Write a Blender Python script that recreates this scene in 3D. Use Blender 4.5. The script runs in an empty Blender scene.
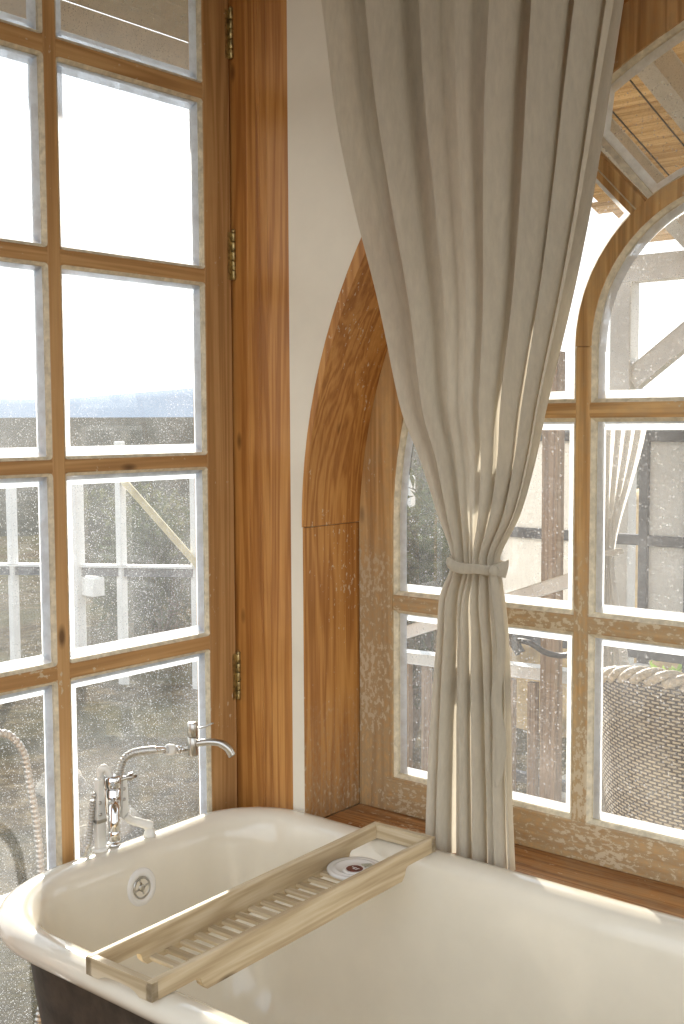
import bpy, bmesh, math, random
from mathutils import Vector, Matrix, Euler, noise
random.seed(7)
PI = math.pi
sc = bpy.context.scene
COL = sc.collection

# ------------------------------------------------------------------ helpers
def new_bm():
    return bmesh.new()

def box(bm, x0, x1, y0, y1, z0, z1, bev=0.0, seg=2):
    r = bmesh.ops.create_cube(bm, size=1.0)
    vs = r['verts']
    for v in vs:
        v.co = Vector(((x0+x1)/2 + v.co.x*(x1-x0), (y0+y1)/2 + v.co.y*(y1-y0), (z0+z1)/2 + v.co.z*(z1-z0)))
    if bev > 0:
        es = list({e for v in vs for e in v.link_edges})
        bmesh.ops.bevel(bm, geom=es, offset=bev, segments=seg, profile=0.5, affect='EDGES', clamp_overlap=True)

def obox(bm, c, ax, ay, az, sx, sy, sz, bev=0.0):
    """box centred at c along three axes"""
    r = bmesh.ops.create_cube(bm, size=1.0)
    vs = r['verts']
    for v in vs:
        v.co = c + ax*(v.co.x*sx) + ay*(v.co.y*sy) + az*(v.co.z*sz)
    if bev > 0:
        es = list({e for v in vs for e in v.link_edges})
        bmesh.ops.bevel(bm, geom=es, offset=bev, segments=2, profile=0.5, affect='EDGES', clamp_overlap=True)

def beam(bm, a, b, w, h, bev=0.004, up=Vector((0, 0, 1))):
    a = Vector(a); b = Vector(b)
    d = (b-a); L = d.length; d.normalize()
    s = d.cross(up)
    if s.length < 1e-4:
        s = d.cross(Vector((0, 1, 0)))
    s.normalize(); u = s.cross(d)
    obox(bm, (a+b)/2, d, s, u, L, w, h, bev)

def tube(bm, pts, rad, seg=12, caps=True):
    pts = [Vector(p) for p in pts]
    n = len(pts)
    rs = rad if isinstance(rad, (list, tuple)) else [rad]*n
    rings = []
    t0 = (pts[1]-pts[0]).normalized()
    ref = Vector((0, 0, 1)) if abs(t0.z) < 0.9 else Vector((1, 0, 0))
    nrm = (ref - t0*ref.dot(t0)).normalized()
    for i, p in enumerate(pts):
        if i == 0: t = t0
        elif i == n-1: t = (pts[i]-pts[i-1]).normalized()
        else: t = (pts[i+1]-pts[i-1]).normalized()
        nrm = (nrm - t*nrm.dot(t)).normalized()
        b = t.cross(nrm)
        rings.append([bm.verts.new(p + (nrm*math.cos(2*PI*k/seg) + b*math.sin(2*PI*k/seg))*rs[i]) for k in range(seg)])
    for i in range(n-1):
        for k in range(seg):
            f = bm.faces.new((rings[i][k], rings[i][(k+1) % seg], rings[i+1][(k+1) % seg], rings[i+1][k])); f.smooth = True
    if caps:
        bm.faces.new(list(reversed(rings[0]))); bm.faces.new(rings[-1])

def lathe(bm, c, axis, prof, seg=32, smooth=True):
    """prof: list of (radius, height along axis); closes ends on r=0"""
    axis = Vector(axis).normalized(); c = Vector(c)
    ref = Vector((0, 0, 1)) if abs(axis.z) < 0.9 else Vector((1, 0, 0))
    u = (ref - axis*ref.dot(axis)).normalized(); w = axis.cross(u)
    rings = []
    for r, h in prof:
        if r < 1e-6:
            rings.append([bm.verts.new(c+axis*h)])
        else:
            rings.append([bm.verts.new(c+axis*h+(u*math.cos(2*PI*k/seg)+w*math.sin(2*PI*k/seg))*r) for k in range(seg)])
    for a, b in zip(rings, rings[1:]):
        for k in range(seg):
            k2 = (k+1) % seg
            if len(a) == 1 and len(b) == 1: continue
            if len(a) == 1: f = bm.faces.new((a[0], b[k2], b[k]))
            elif len(b) == 1: f = bm.faces.new((a[k], a[k2], b[0]))
            else: f = bm.faces.new((a[k], a[k2], b[k2], b[k]))
            f.smooth = smooth

def arc_path(pts, n=8):
    """Catmull-Rom through pts"""
    P = [Vector(p) for p in pts]
    P = [P[0]*2-P[1]] + P + [P[-1]*2-P[-2]]
    out = []
    for i in range(1, len(P)-2):
        for k in range(n):
            t = k/n
            a, b, c, d = P[i-1], P[i], P[i+1], P[i+2]
            out.append(0.5*((2*b)+(c-a)*t+(2*a-5*b+4*c-d)*t*t+(3*b-3*c+d-a)*t**3))
    out.append(P[-2])
    return out

def world_loc(o):
    v = Vector((0, 0, 0))
    while o is not None:
        v += o.location; o = o.parent
    return v

def obj(name, bm, mat, parent=None, loc=None, smooth=False, weld=True):
    """ONE mesh object from world-space geometry; origin at the parent's base or at loc"""
    org = world_loc(parent) if parent is not None else Vector(loc if loc else (0, 0, 0))
    bmesh.ops.translate(bm, verts=bm.verts[:], vec=-org)
    bmesh.ops.recalc_face_normals(bm, faces=bm.faces[:])
    me = bpy.data.meshes.new(name)
    bm.to_mesh(me); bm.free()
    for m in (mat if isinstance(mat, (list, tuple)) else [mat]):
        me.materials.append(m)
    if smooth:
        for p in me.polygons: p.use_smooth = True
    o = bpy.data.objects.new(name, me); COL.objects.link(o)
    if parent is not None: o.parent = parent
    else: o.location = org
    return o

def tag(o, label, cat, group=None, kind=None):
    o['label'] = label; o['category'] = cat
    if group: o['group'] = group
    if kind: o['kind'] = kind
    return o

def thing(name, label, cat, loc=(0, 0, 0), group=None):
    o = bpy.data.objects.new(name, None); COL.objects.link(o)
    o.location = loc; o.empty_display_size = 0.05
    return tag(o, label, cat, group)

def struct(o, label=None, cat=None):
    o['kind'] = 'structure'
    if label: o['label'] = label
    if cat: o['category'] = cat
    return o

# ------------------------------------------------------------------ materials
def mat(name):
    m = bpy.data.materials.new(name); m.use_nodes = True
    nt = m.node_tree; nt.nodes.clear()
    out = nt.nodes.new('ShaderNodeOutputMaterial')
    return m, nt, out

def N(nt, t, **kw):
    n = nt.nodes.new(t)
    for k, v in kw.items():
        if k in n.inputs: n.inputs[k].default_value = v
        else: setattr(n, k, v)
    return n

def ramp(nt, src, stops):
    r = nt.nodes.new('ShaderNodeValToRGB')
    e = r.color_ramp.elements
    while len(e) < len(stops): e.new(0.5)
    for el, (p, c) in zip(e, stops):
        el.position = p
        el.color = (c, c, c, 1) if isinstance(c, (int, float)) else (*c, 1)
    nt.links.new(src, r.inputs[0])
    return r.outputs[0]

def mixc(nt, fac, a, b):
    m = nt.nodes.new('ShaderNodeMix'); m.data_type = 'RGBA'
    for s, v in ((0, fac), (6, a), (7, b)):
        if isinstance(v, (int, float)): m.inputs[s].default_value = v
        elif isinstance(v, tuple): m.inputs[s].default_value = (*v, 1)
        else: nt.links.new(v, m.inputs[s])
    return m.outputs[2]

def math_(nt, op, a, b=None, clamp=False):
    m = nt.nodes.new('ShaderNodeMath'); m.operation = op; m.use_clamp = clamp
    for i, v in enumerate((a, b)):
        if v is None: continue
        if isinstance(v, (int, float)): m.inputs[i].default_value = v
        else: nt.links.new(v, m.inputs[i])
    return m.outputs[0]

def coords(nt, scale=(1, 1, 1), rot=(0, 0, 0)):
    tc = nt.nodes.new('ShaderNodeTexCoord')
    mp = nt.nodes.new('ShaderNodeMapping')
    mp.inputs['Scale'].default_value = scale; mp.inputs['Rotation'].default_value = rot
    nt.links.new(tc.outputs['Object'], mp.inputs['Vector'])
    return mp.outputs[0]

def tex_noise(nt, vec, scale, detail=4, rough=0.55, dist=0.0):
    n = N(nt, 'ShaderNodeTexNoise', Scale=scale, Detail=detail, Roughness=rough, Distortion=dist)
    nt.links.new(vec, n.inputs['Vector']); return n.outputs['Fac']

def principled(nt, out, color, rough=0.5, bump=None, bstr=0.2, bdist=0.01, spec=0.5, metal=0.0, coat=0.0):
    p = nt.nodes.new('ShaderNodeBsdfPrincipled')
    for k, v in (('Base Color', color), ('Roughness', rough)):
        if isinstance(v, tuple): p.inputs[k].default_value = (*v, 1)
        elif isinstance(v, (int, float)): p.inputs[k].default_value = v
        else: nt.links.new(v, p.inputs[k])
    p.inputs['Metallic'].default_value = metal
    p.inputs['Specular IOR Level'].default_value = spec
    p.inputs['Coat Weight'].default_value = coat
    if bump is not None:
        b = nt.nodes.new('ShaderNodeBump'); b.inputs['Strength'].default_value = bstr; b.inputs['Distance'].default_value = bdist
        nt.links.new(bump, b.inputs['Height']); nt.links.new(b.outputs[0], p.inputs['Normal'])
    nt.links.new(p.outputs[0], out.inputs[0])
    return p

def wood(name, axis, dark, mid, light, wear=0.0, wearcol=(0.58, 0.48, 0.33), grey=0.0, rough=0.5, lowwear=None):
    """pine with grain along one axis; wear = flecks of old paint; lowwear=(z0,z1) weathered foot"""
    m, nt, out = mat(name)
    s = [13.0, 13.0, 13.0]; s['xyz'.index(axis)] = 0.55
    v = coords(nt, tuple(s))
    base = tex_noise(nt, v, 1.1, 3, 0.5, 0.6)
    wv = N(nt, 'ShaderNodeMath', operation='SINE')
    nt.links.new(math_(nt, 'MULTIPLY', base, 42.0), wv.inputs[0])
    ring = math_(nt, 'MULTIPLY_ADD', wv.outputs[0], 0.5); ring.node.inputs[2].default_value = 0.5
    s2 = [170.0, 170.0, 170.0]; s2['xyz'.index(axis)] = 5.0
    fine = tex_noise(nt, coords(nt, tuple(s2)), 1.0, 3, 0.6)
    f = math_(nt, 'ADD', math_(nt, 'MULTIPLY', ring, 0.38), math_(nt, 'MULTIPLY', fine, 0.62))
    col = ramp(nt, f, [(0.22, dark), (0.5, mid), (0.78, light)])
    blot = tex_noise(nt, coords(nt, (3, 3, 3)), 1.6, 4, 0.6)
    col = mixc(nt, ramp(nt, blot, [(0.45, 0.0), (0.8, 0.35)]), col, dark)
    # knots
    s3 = [11.0, 11.0, 11.0]; s3['xyz'.index(axis)] = 4.5
    vo = N(nt, 'ShaderNodeTexVoronoi', Scale=1.0, Randomness=1.0); nt.links.new(coords(nt, tuple(s3)), vo.inputs['Vector'])
    sel = math_(nt, 'GREATER_THAN', N(nt, 'ShaderNodeSeparateColor').outputs[0], 0.72)
    nt.links.new(vo.outputs['Color'], sel.node.inputs[0].links[0].from_node.inputs[0])
    kn = math_(nt, 'MULTIPLY', ramp(nt, vo.outputs['Distance'], [(0.05, 1.0), (0.13, 0.0)]), sel)
    col = mixc(nt, math_(nt, 'MULTIPLY', kn, 0.85), col, (dark[0]*0.25, dark[1]*0.22, dark[2]*0.2))
    h = fine
    if wear > 0 or lowwear:
        sw = [105.0, 105.0, 105.0]; sw['xyz'.index(axis)] = 60.0
        fl = tex_noise(nt, coords(nt, tuple(sw)), 1.0, 5, 0.62)
        pat = tex_noise(nt, coords(nt, (4.5, 4.5, 4.5)), 1.0, 3, 0.5)
        th = math_(nt, 'ADD', fl, math_(nt, 'MULTIPLY', math_(nt, 'SUBTRACT', pat, 0.5), 0.55))
        a = ramp(nt, th, [(0.70-0.16*wear, 0.0), (0.73-0.16*wear, 1.0)])
        col = mixc(nt, math_(nt, 'MULTIPLY', a, 0.9), col, wearcol)
        g = tex_noise(nt, coords(nt, tuple(x*0.35 for x in sw)), 1.0, 5, 0.65)
        if grey > 0:
            col = mixc(nt, math_(nt, 'MULTIPLY', ramp(nt, g, [(0.42, 0.0), (0.62, 1.0)]), grey), col, (0.36, 0.27, 0.16))
        if lowwear:
            tc = nt.nodes.new('ShaderNodeTexCoord'); sp = nt.nodes.new('ShaderNodeSeparateXYZ')
            nt.links.new(tc.outputs['Object'], sp.inputs[0])
            mr = N(nt, 'ShaderNodeMapRange'); nt.links.new(sp.outputs[2], mr.inputs[0])
            mr.inputs[1].default_value = lowwear[0]; mr.inputs[2].default_value = lowwear[1]
            mr.inputs[3].default_value = 1.0; mr.inputs[4].default_value = 0.0
            lw = math_(nt, 'MULTIPLY', mr.outputs[0], ramp(nt, th, [(0.34, 0.25), (0.56, 1.0)]))
            col = mixc(nt, math_(nt, 'MULTIPLY', lw, 0.75), col, (0.38, 0.29, 0.175))
            lw2 = math_(nt, 'MULTIPLY', mr.outputs[0], ramp(nt, th, [(0.575, 0.0), (0.60, 1.0)]))
            col = mixc(nt, math_(nt, 'MULTIPLY', lw2, 0.85), col, wearcol)
    principled(nt, out, col, rough, bump=h, bstr=0.15, bdist=0.002, spec=0.35)
    return m

def plain(name, color, rough=0.5, nscale=0, nstr=0.12, metal=0.0, spec=0.5, bump=0.0, coat=0.0):
    m, nt, out = mat(name)
    col = color; bmp = None
    if nscale:
        n = tex_noise(nt, coords(nt), nscale, 5, 0.6)
        d = tuple(c*(1-nstr*2) for c in color); l = tuple(min(1, c*(1+nstr)) for c in color)
        col = ramp(nt, n, [(0.3, d), (0.7, l)])
        bmp = n
    principled(nt, out, col, rough, bump=bmp if bump else None, bstr=bump, bdist=0.004, spec=spec, metal=metal, coat=coat)
    return m

def glass_mat(name, dust=0.10, speck=1.0, fine=1.0):
    """thin dusty pane: clear + fresnel reflection + a film of light-catching dust"""
    m, nt, out = mat(name)
    tr = N(nt, 'ShaderNodeBsdfTransparent'); tr.inputs[0].default_value = (0.97, 0.985, 0.98, 1)
    gl = N(nt, 'ShaderNodeBsdfGlossy', Roughness=0.01)
    lw = N(nt, 'ShaderNodeLayerWeight', Blend=0.5)
    fz = math_(nt, 'MULTIPLY_ADD', math_(nt, 'POWER', lw.outputs['Facing'], 5.0), 0.92); fz.node.inputs[2].default_value = 0.075
    mx = N(nt, 'ShaderNodeMixShader')
    nt.links.new(fz, mx.inputs[0]); nt.links.new(tr.outputs[0], mx.inputs[1]); nt.links.new(gl.outputs[0], mx.inputs[2])
    tl = N(nt, 'ShaderNodeBsdfTranslucent'); tl.inputs[0].default_value = (0.82, 0.84, 0.86, 1)
    df = N(nt, 'ShaderNodeBsdfDiffuse'); df.inputs[0].default_value = (0.55, 0.55, 0.53, 1)
    dm = N(nt, 'ShaderNodeMixShader'); dm.inputs[0].default_value = 0.3
    nt.links.new(tl.outputs[0], dm.inputs[1]); nt.links.new(df.outputs[0], dm.inputs[2])
    v = coords(nt)
    vo = N(nt, 'ShaderNodeTexVoronoi', Scale=105.0*fine, Randomness=1.0); nt.links.new(v, vo.inputs['Vector'])
    pat = tex_noise(nt, v, 7.0, 4, 0.6)
    sepc = N(nt, 'ShaderNodeSeparateColor'); nt.links.new(vo.outputs['Color'], sepc.inputs[0])
    size = math_(nt, 'MULTIPLY', math_(nt, 'POWER', sepc.outputs[0], 2.5), 0.40)
    dot = math_(nt, 'LESS_THAN', vo.outputs['Distance'], size)
    dens = ramp(nt, pat, [(0.34, 0.25), (0.60, 1.0)])
    dots = math_(nt, 'MULTIPLY', math_(nt, 'MULTIPLY', dot, dens), 0.70*speck)
    vo2 = N(nt, 'ShaderNodeTexVoronoi', Scale=230.0*fine, Randomness=1.0); nt.links.new(v, vo2.inputs['Vector'])
    sep2 = N(nt, 'ShaderNodeSeparateColor'); nt.links.new(vo2.outputs['Color'], sep2.inputs[0])
    dot2 = math_(nt, 'LESS_THAN', vo2.outputs['Distance'], math_(nt, 'MULTIPLY', math_(nt, 'POWER', sep2.outputs[1], 1.6), 0.46))
    dots2 = math_(nt, 'MULTIPLY', math_(nt, 'MULTIPLY', dot2, dens), 0.42*speck)
    film = math_(nt, 'MULTIPLY', ramp(nt, tex_noise(nt, v, 3.0, 5, 0.6), [(0.35, 0.45), (0.65, 1.7)]), dust)
    fac = math_(nt, 'ADD', math_(nt, 'ADD', dots, dots2), film, clamp=True)
    fin = N(nt, 'ShaderNodeMixShader')
    nt.links.new(fac, fin.inputs[0]); nt.links.new(mx.outputs[0], fin.inputs[1]); nt.links.new(dm.outputs[0], fin.inputs[2])
    nt.links.new(fin.outputs[0], out.inputs[0])
    return m

def bevel_mat(name):
    m, nt, out = mat(name)
    tl = N(nt, 'ShaderNodeBsdfTranslucent'); tl.inputs[0].default_value = (0.90, 0.94, 0.98, 1)
    tr = N(nt, 'ShaderNodeBsdfTransparent'); tr.inputs[0].default_value = (0.9, 0.94, 1.0, 1)
    gl = N(nt, 'ShaderNodeBsdfGlossy', Roughness=0.15)
    n = tex_noise(nt, coords(nt, (25, 25, 25)), 1.0, 4, 0.6)
    a = N(nt, 'ShaderNodeMixShader'); nt.links.new(ramp(nt, n, [(0.35, 0.72), (0.6, 0.95)]), a.inputs[0])
    nt.links.new(tr.outputs[0], a.inputs[1]); nt.links.new(tl.outputs[0], a.inputs[2])
    b = N(nt, 'ShaderNodeMixShader'); b.inputs[0].default_value = 0.03
    nt.links.new(a.outputs[0], b.inputs[1]); nt.links.new(gl.outputs[0], b.inputs[2])
    nt.links.new(b.outputs[0], out.inputs[0])
    return m

def cloth_mat(name, color, trans=0.35, weave=900.0):
    m, nt, out = mat(name)
    n = tex_noise(nt, coords(nt, (1, 1, 0.25)), 90, 4, 0.7)
    col = ramp(nt, n, [(0.3, tuple(c*0.86 for c in color)), (0.7, color)])
    df = N(nt, 'ShaderNodeBsdfDiffuse', Roughness=0.8); nt.links.new(col, df.inputs[0])
    tl = N(nt, 'ShaderNodeBsdfTranslucent'); nt.links.new(col, tl.inputs[0])
    wv = tex_noise(nt, coords(nt, (1, 1, 1)), weave, 2, 0.5)
    b = nt.nodes.new('ShaderNodeBump'); b.inputs['Strength'].default_value = 0.25; b.inputs['Distance'].default_value = 0.001
    nt.links.new(wv, b.inputs['Height']); nt.links.new(b.outputs[0], df.inputs['Normal'])
    mx = N(nt, 'ShaderNodeMixShader'); mx.inputs[0].default_value = trans
    nt.links.new(df.outputs[0], mx.inputs[1]); nt.links.new(tl.outputs[0], mx.inputs[2])
    nt.links.new(mx.outputs[0], out.inputs[0])
    return m

def leaf_mat(name, c1, c2):
    m, nt, out = mat(name)
    n = tex_noise(nt, coords(nt), 9, 4, 0.6)
    col = ramp(nt, n, [(0.35, c1), (0.65, c2)])
    df = N(nt, 'ShaderNodeBsdfDiffuse'); tl = N(nt, 'ShaderNodeBsdfTranslucent')
    nt.links.new(col, df.inputs[0]); nt.links.new(col, tl.inputs[0])
    mx = N(nt, 'ShaderNodeMixShader'); mx.inputs[0].default_value = 0.4
    nt.links.new(df.outputs[0], mx.inputs[1]); nt.links.new(tl.outputs[0], mx.inputs[2]); nt.links.new(mx.outputs[0], out.inputs[0])
    return m

D1, M1, L1 = (0.31, 0.120, 0.026), (0.45, 0.198, 0.047), (0.57, 0.285, 0.080)      # orange pine
D2, M2, L2 = (0.36, 0.19, 0.070), (0.48, 0.27, 0.105), (0.57, 0.345, 0.15)           # duller door pine
M_DOOR_V = wood('door_pine_upright', 'z', D2, M2, L2, wear=0.12)
M_DOOR_H = wood('door_pine_level', 'y', D2, M2, L2, wear=0.12)
M_JAMB = wood('jamb_pine', 'z', D1, M1, L1, wear=0.0, rough=0.42)
M_LINING = wood('lining_pine', 'z', D1, M1, L1, wear=0.1, rough=0.5, lowwear=(0.55, 0.85))
M_ARCH = wood('arch_lining_pine', 'z', D1, M1, L1, wear=0.12)
M_WIN = wood('window_pine', 'z', D2, (0.55, 0.315, 0.118), (0.66, 0.42, 0.185), wear=0.2, grey=0.30, lowwear=(0.50, 0.72))
M_WIN_H = wood('window_pine_level', 'x', D2, (0.55, 0.315, 0.118), (0.66, 0.42, 0.185), wear=0.2, grey=0.30, lowwear=(0.50, 0.70))
M_SILL = wood('sill_pine', 'x', (0.20, 0.08, 0.025), (0.38, 0.175, 0.055), (0.50, 0.26, 0.095), wear=0.3, grey=0.3)
M_TRAY = wood('tray_oak', 'y', (0.42, 0.31, 0.18), (0.55, 0.43, 0.265), (0.65, 0.54, 0.37), wear=0.0, rough=0.6)
M_SLAT = wood('tray_slat_oak', 'x', (0.42, 0.32, 0.19), (0.56, 0.45, 0.29), (0.66, 0.56, 0.40), wear=0.0, rough=0.6)
M_PLASTER = plain('plaster', (0.74, 0.68, 0.565), 0.85, 6, 0.03, bump=0.08)
M_CEIL = plain('ceiling_plaster', (0.78, 0.75, 0.68), 0.9, 6, 0.03)
M_FLOOR = wood('floor_boards', 'x', (0.14, 0.075, 0.035), (0.25, 0.145, 0.07), (0.34, 0.21, 0.11))
M_PUTTY = plain('old_putty', (0.70, 0.62, 0.46), 0.8, 60, 0.15)
M_GLASS = glass_mat('dusty_door_glass', 0.12, 1.0, 1.45)
M_GLASS2 = glass_mat('dusty_window_glass', 0.10, 0.42, 1.5)
M_BEVEL = bevel_mat('frosted_glass_edge')
M_BRASS = plain('aged_brass', (0.50, 0.38, 0.17), 0.38, 90, 0.3, metal=0.9)
M_ENAMEL = plain('tub_enamel', (0.76, 0.70, 0.58), 0.16, 5, 0.03, coat=0.3)
M_CHROME = plain('chrome', (0.74, 0.74, 0.74), 0.09, 0, metal=1.0)
M_STEEL = plain('brushed_steel', (0.50, 0.48, 0.44), 0.28, 0, metal=1.0)
M_WHITEPL = plain('white_painted_metal', (0.80, 0.78, 0.72), 0.4, 20, 0.05)
M_TUBOUT = plain('tub_outer_paint', (0.055, 0.040, 0.028), 0.55, 25, 0.3, bump=0.3)
M_DARK = plain('dark_recess', (0.02, 0.018, 0.015), 0.8)
M_CERAMIC = plain('white_ceramic', (0.78, 0.76, 0.72), 0.2, coat=0.2)
M_REDOVAL = plain('dark_red_print', (0.16, 0.035, 0.022), 0.45, 260, 0.4)
M_OLIVE = plain('grey_green_print', (0.44, 0.43, 0.33), 0.5, 200, 0.2)
M_LINEN = cloth_mat('beige_linen', (0.71, 0.65, 0.535), 0.44)
M_WHITECL = cloth_mat('white_cotton', (0.86, 0.84, 0.80), 0.60)
M_WHITEWD = plain('white_painted_timber', (0.74, 0.72, 0.68), 0.6, 14, 0.05)
M_YELLOWWD = plain('raw_yellow_plank', (0.55, 0.45, 0.25), 0.7, 14, 0.12)
M_BROWNWD = wood('brown_post', 'z', (0.20, 0.13, 0.08), (0.32, 0.22, 0.14), (0.42, 0.30, 0.20))
M_GREYWD = plain('dark_grey_timber', (0.12, 0.125, 0.135), 0.6, 14, 0.2)
M_IRON = plain('dark_iron', (0.07, 0.07, 0.075), 0.5, 40, 0.2)
M_BARK = plain('bark', (0.13, 0.09, 0.06), 0.9, 30, 0.3)
M_LEAF1 = leaf_mat('grey_green_leaves', (0.06, 0.065, 0.028), (0.14, 0.14, 0.065))
M_LEAF2 = leaf_mat('dark_leaves', (0.03, 0.042, 0.018), (0.075, 0.09, 0.036))
M_LEAF3 = leaf_mat('bright_leaves', (0.20, 0.30, 0.06), (0.34, 0.46, 0.11))
M_ROCK = plain('pale_stone', (0.36, 0.31, 0.235), 0.9, 6, 0.3, bump=0.6)
M_HOSE = plain('grey_hose', (0.52, 0.50, 0.46), 0.28, metal=0.8)
M_CUSHION = plain('grey_cushion', (0.34, 0.37, 0.40), 0.9, 200, 0.1)

# ground
m, nt, out = mat('dry_scrub_ground')
v = coords(nt)
n1 = tex_noise(nt, v, 0.8, 6, 0.65); n2 = tex_noise(nt, v, 7.0, 6, 0.7)
c = ramp(nt, n2, [(0.3, (0.022, 0.017, 0.010)), (0.5, (0.065, 0.048, 0.027)), (0.7, (0.17, 0.13, 0.075))])
c = mixc(nt, ramp(nt, n1, [(0.42, 0.0), (0.6, 0.6)]), c, (0.07, 0.07, 0.035))
principled(nt, out, c, 0.95, bump=n2, bstr=0.7, bdist=0.08, spec=0.0)
M_GROUND = m
m, nt, out = mat('scrub_plain')
v = coords(nt)
n2 = tex_noise(nt, v, 0.35, 6, 0.7)
c = ramp(nt, n2, [(0.35, (0.022, 0.023, 0.018)), (0.65, (0.065, 0.06, 0.045))])
principled(nt, out, c, 0.95, bump=n2, bstr=0.6, bdist=0.5, spec=0.0)
M_PLAIN = m
m, nt, out = mat('haze_tinted_hill')
c = ramp(nt, tex_noise(nt, coords(nt), 0.02, 5, 0.6), [(0.3, (0.20, 0.245, 0.30)), (0.7, (0.27, 0.31, 0.36))])  # blue-grey stands in for aerial haze, painted into the hills' base colour
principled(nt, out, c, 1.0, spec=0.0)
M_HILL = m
M_BANK = plain('ochre_earth', (0.62, 0.41, 0.20), 0.95, 5, 0.3, bump=0.6)

# reed mat: reeds along x, tied with dark wires
m, nt, out = mat('reed_mat')
n1 = tex_noise(nt, coords(nt, (1.2, 70, 70)), 1.0, 4, 0.7)
n3 = tex_noise(nt, coords(nt, (2.0, 9, 9)), 1.0, 3, 0.6)
c = ramp(nt, n1, [(0.3, (0.34, 0.23, 0.12)), (0.5, (0.66, 0.50, 0.30)), (0.72, (0.82, 0.67, 0.45))])
c = mixc(nt, ramp(nt, n3, [(0.45, 0.0), (0.7, 0.5)]), c, (0.46, 0.32, 0.17))
pb = nt.nodes.new('ShaderNodeBsdfDiffuse'); tb = nt.nodes.new('ShaderNodeBsdfTranslucent')
nt.links.new(c, pb.inputs[0]); nt.links.new(c, tb.inputs[0])
mx = N(nt, 'ShaderNodeMixShader'); mx.inputs[0].default_value = 0.45
nt.links.new(pb.outputs[0], mx.inputs[1]); nt.links.new(tb.outputs[0], mx.inputs[2])
nt.links.new(mx.outputs[0], out.inputs[0])
M_REED = m

# wicker: woven strands on UV (u = round the shell in strand units, v = height)
m, nt, out = mat('wicker_weave')
uv = nt.nodes.new('ShaderNodeUVMap')
bk = N(nt, 'ShaderNodeTexBrick', Scale=1.0)
bk.offset = 0.5; bk.inputs['Color1'].default_value = (0.56, 0.50, 0.40, 1); bk.inputs['Color2'].default_value = (0.42, 0.365, 0.28, 1)
bk.inputs['Mortar'].default_value = (0.055, 0.042, 0.03, 1); bk.inputs['Mortar Size'].default_value = 0.14
bk.inputs['Mortar Smooth'].default_value = 0.25
bk.inputs['Brick Width'].default_value = 1.0; bk.inputs['Row Height'].default_value = 0.55
nt.links.new(uv.outputs[0], bk.inputs['Vector'])
inv = math_(nt, 'SUBTRACT', 1.0, bk.outputs['Fac'])
principled(nt, out, bk.outputs['Color'], 0.55, bump=inv, bstr=0.8, bdist=0.006, spec=0.3)
M_WICKER = m
M_WICKRIM = plain('wicker_rim', (0.54, 0.49, 0.40), 0.5, 120, 0.25, bump=0.4)

# ------------------------------------------------------------------ dimensions (metres)
XD = -1.93          # inner face of the glazed door
XW = -1.733         # inner face of the left wall / corner edge of right wall
Y0 = 1.92           # inner face of the right wall
Y1 = 2.114          # inner face of the arched window frame
YO = 2.20           # outer face of the right wall
CX, CZ, RA = -0.495, 1.24, 1.200    # arch of the window recess
SILL = 0.56
CEIL = 2.95

# ------------------------------------------------------------------ room shell
bm = new_bm(); box(bm, -2.0, 2.4, -2.4, 2.2, -0.12, 0.0)
struct(obj('floor', bm, M_FLOOR))
bm = new_bm(); box(bm, -2.02, 2.4, 0.1, 2.2, CEIL, CEIL+0.1)
struct(obj('ceiling', bm, M_CEIL))

def arch_z(x, R=RA+0.003, cx=CX, cz=CZ):
    d = R*R-(x-cx)**2
    return cz+math.sqrt(d) if d > 0 else None

bm = new_bm()
xl, xr = CX-RA-0.003, CX+RA+0.003
xs = [XW, xl] + [CX-(RA+0.003)*math.cos(PI*k/64) for k in range(1, 64)] + [xr, 2.4]
def wallstrip(x0, x1, za0, za1, zb):
    """one prism between x0..x1 from a sloping lower edge up to zb"""
    P = [(x0, Y0, za0), (x1, Y0, za1), (x1, Y0, zb), (x0, Y0, zb), (x0, YO, za0), (x1, YO, za1), (x1, YO, zb), (x0, YO, zb)]
    V = [bm.verts.new(p) for p in P]
    for q in ((0, 1, 2, 3), (5, 4, 7, 6), (4, 5, 1, 0), (3, 2, 6, 7)):
        bm.faces.new([V[i] for i in q])
wallstrip(XW, xl, 0, 0, CEIL); wallstrip(xr, 2.4, 0, 0, CEIL)
for a, b in zip(xs[1:-2], xs[2:-1]):
    wallstrip(a, b, arch_z(a) or CZ, arch_z(b) or CZ, CEIL)
wallstrip(xl, xr, 0, 0, SILL-0.04)
box(bm, XW-0.0005, XW, Y0, YO, 0, CEIL)
bmesh.ops.remove_doubles(bm, verts=bm.verts[:], dist=1e-5)
struct(obj('wall_right', bm, M_PLASTER))

bm = new_bm()
box(bm, -1.99, XW, 0.1, 0.90, 0, CEIL)
box(bm, -1.99, XW, 0.90, 1.94, 2.78, CEIL)
struct(obj('wall_left', bm, M_PLASTER))

# ------------------------------------------------------------------ corner post / door jamb
jamb = struct(obj('trim_1', (lambda b: (box(b, -2.03, -1.815, 1.944, 2.19, 0, 2.80, 0.002), box(b, -1.815, -1.734, 1.936, 2.19, 0, 2.80, 0.003), b)[2])(new_bm()), M_JAMB))
bm = new_bm()
for yy, w in ((1.9435, 0.004),):
    for xx in (-1.885, -1.853, -1.846):
        box(bm, xx, xx+0.003, 1.9425, 1.945, 0.001, 2.79, 0.0008, 1)
obj('bead_moulding', bm, M_JAMB, jamb)
# head and far side of the door recess
bm = new_bm(); box(bm, -1.99, XW+0.01, 0.90, 1.935, 2.745, 2.78, 0.003)
struct(obj('trim_2', bm, M_JAMB))
bm = new_bm(); box(bm, -2.03, XW+0.01, 0.90, 0.925, 0, 2.744, 0.003)
struct(obj('trim_3', bm, M_JAMB))

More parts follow.
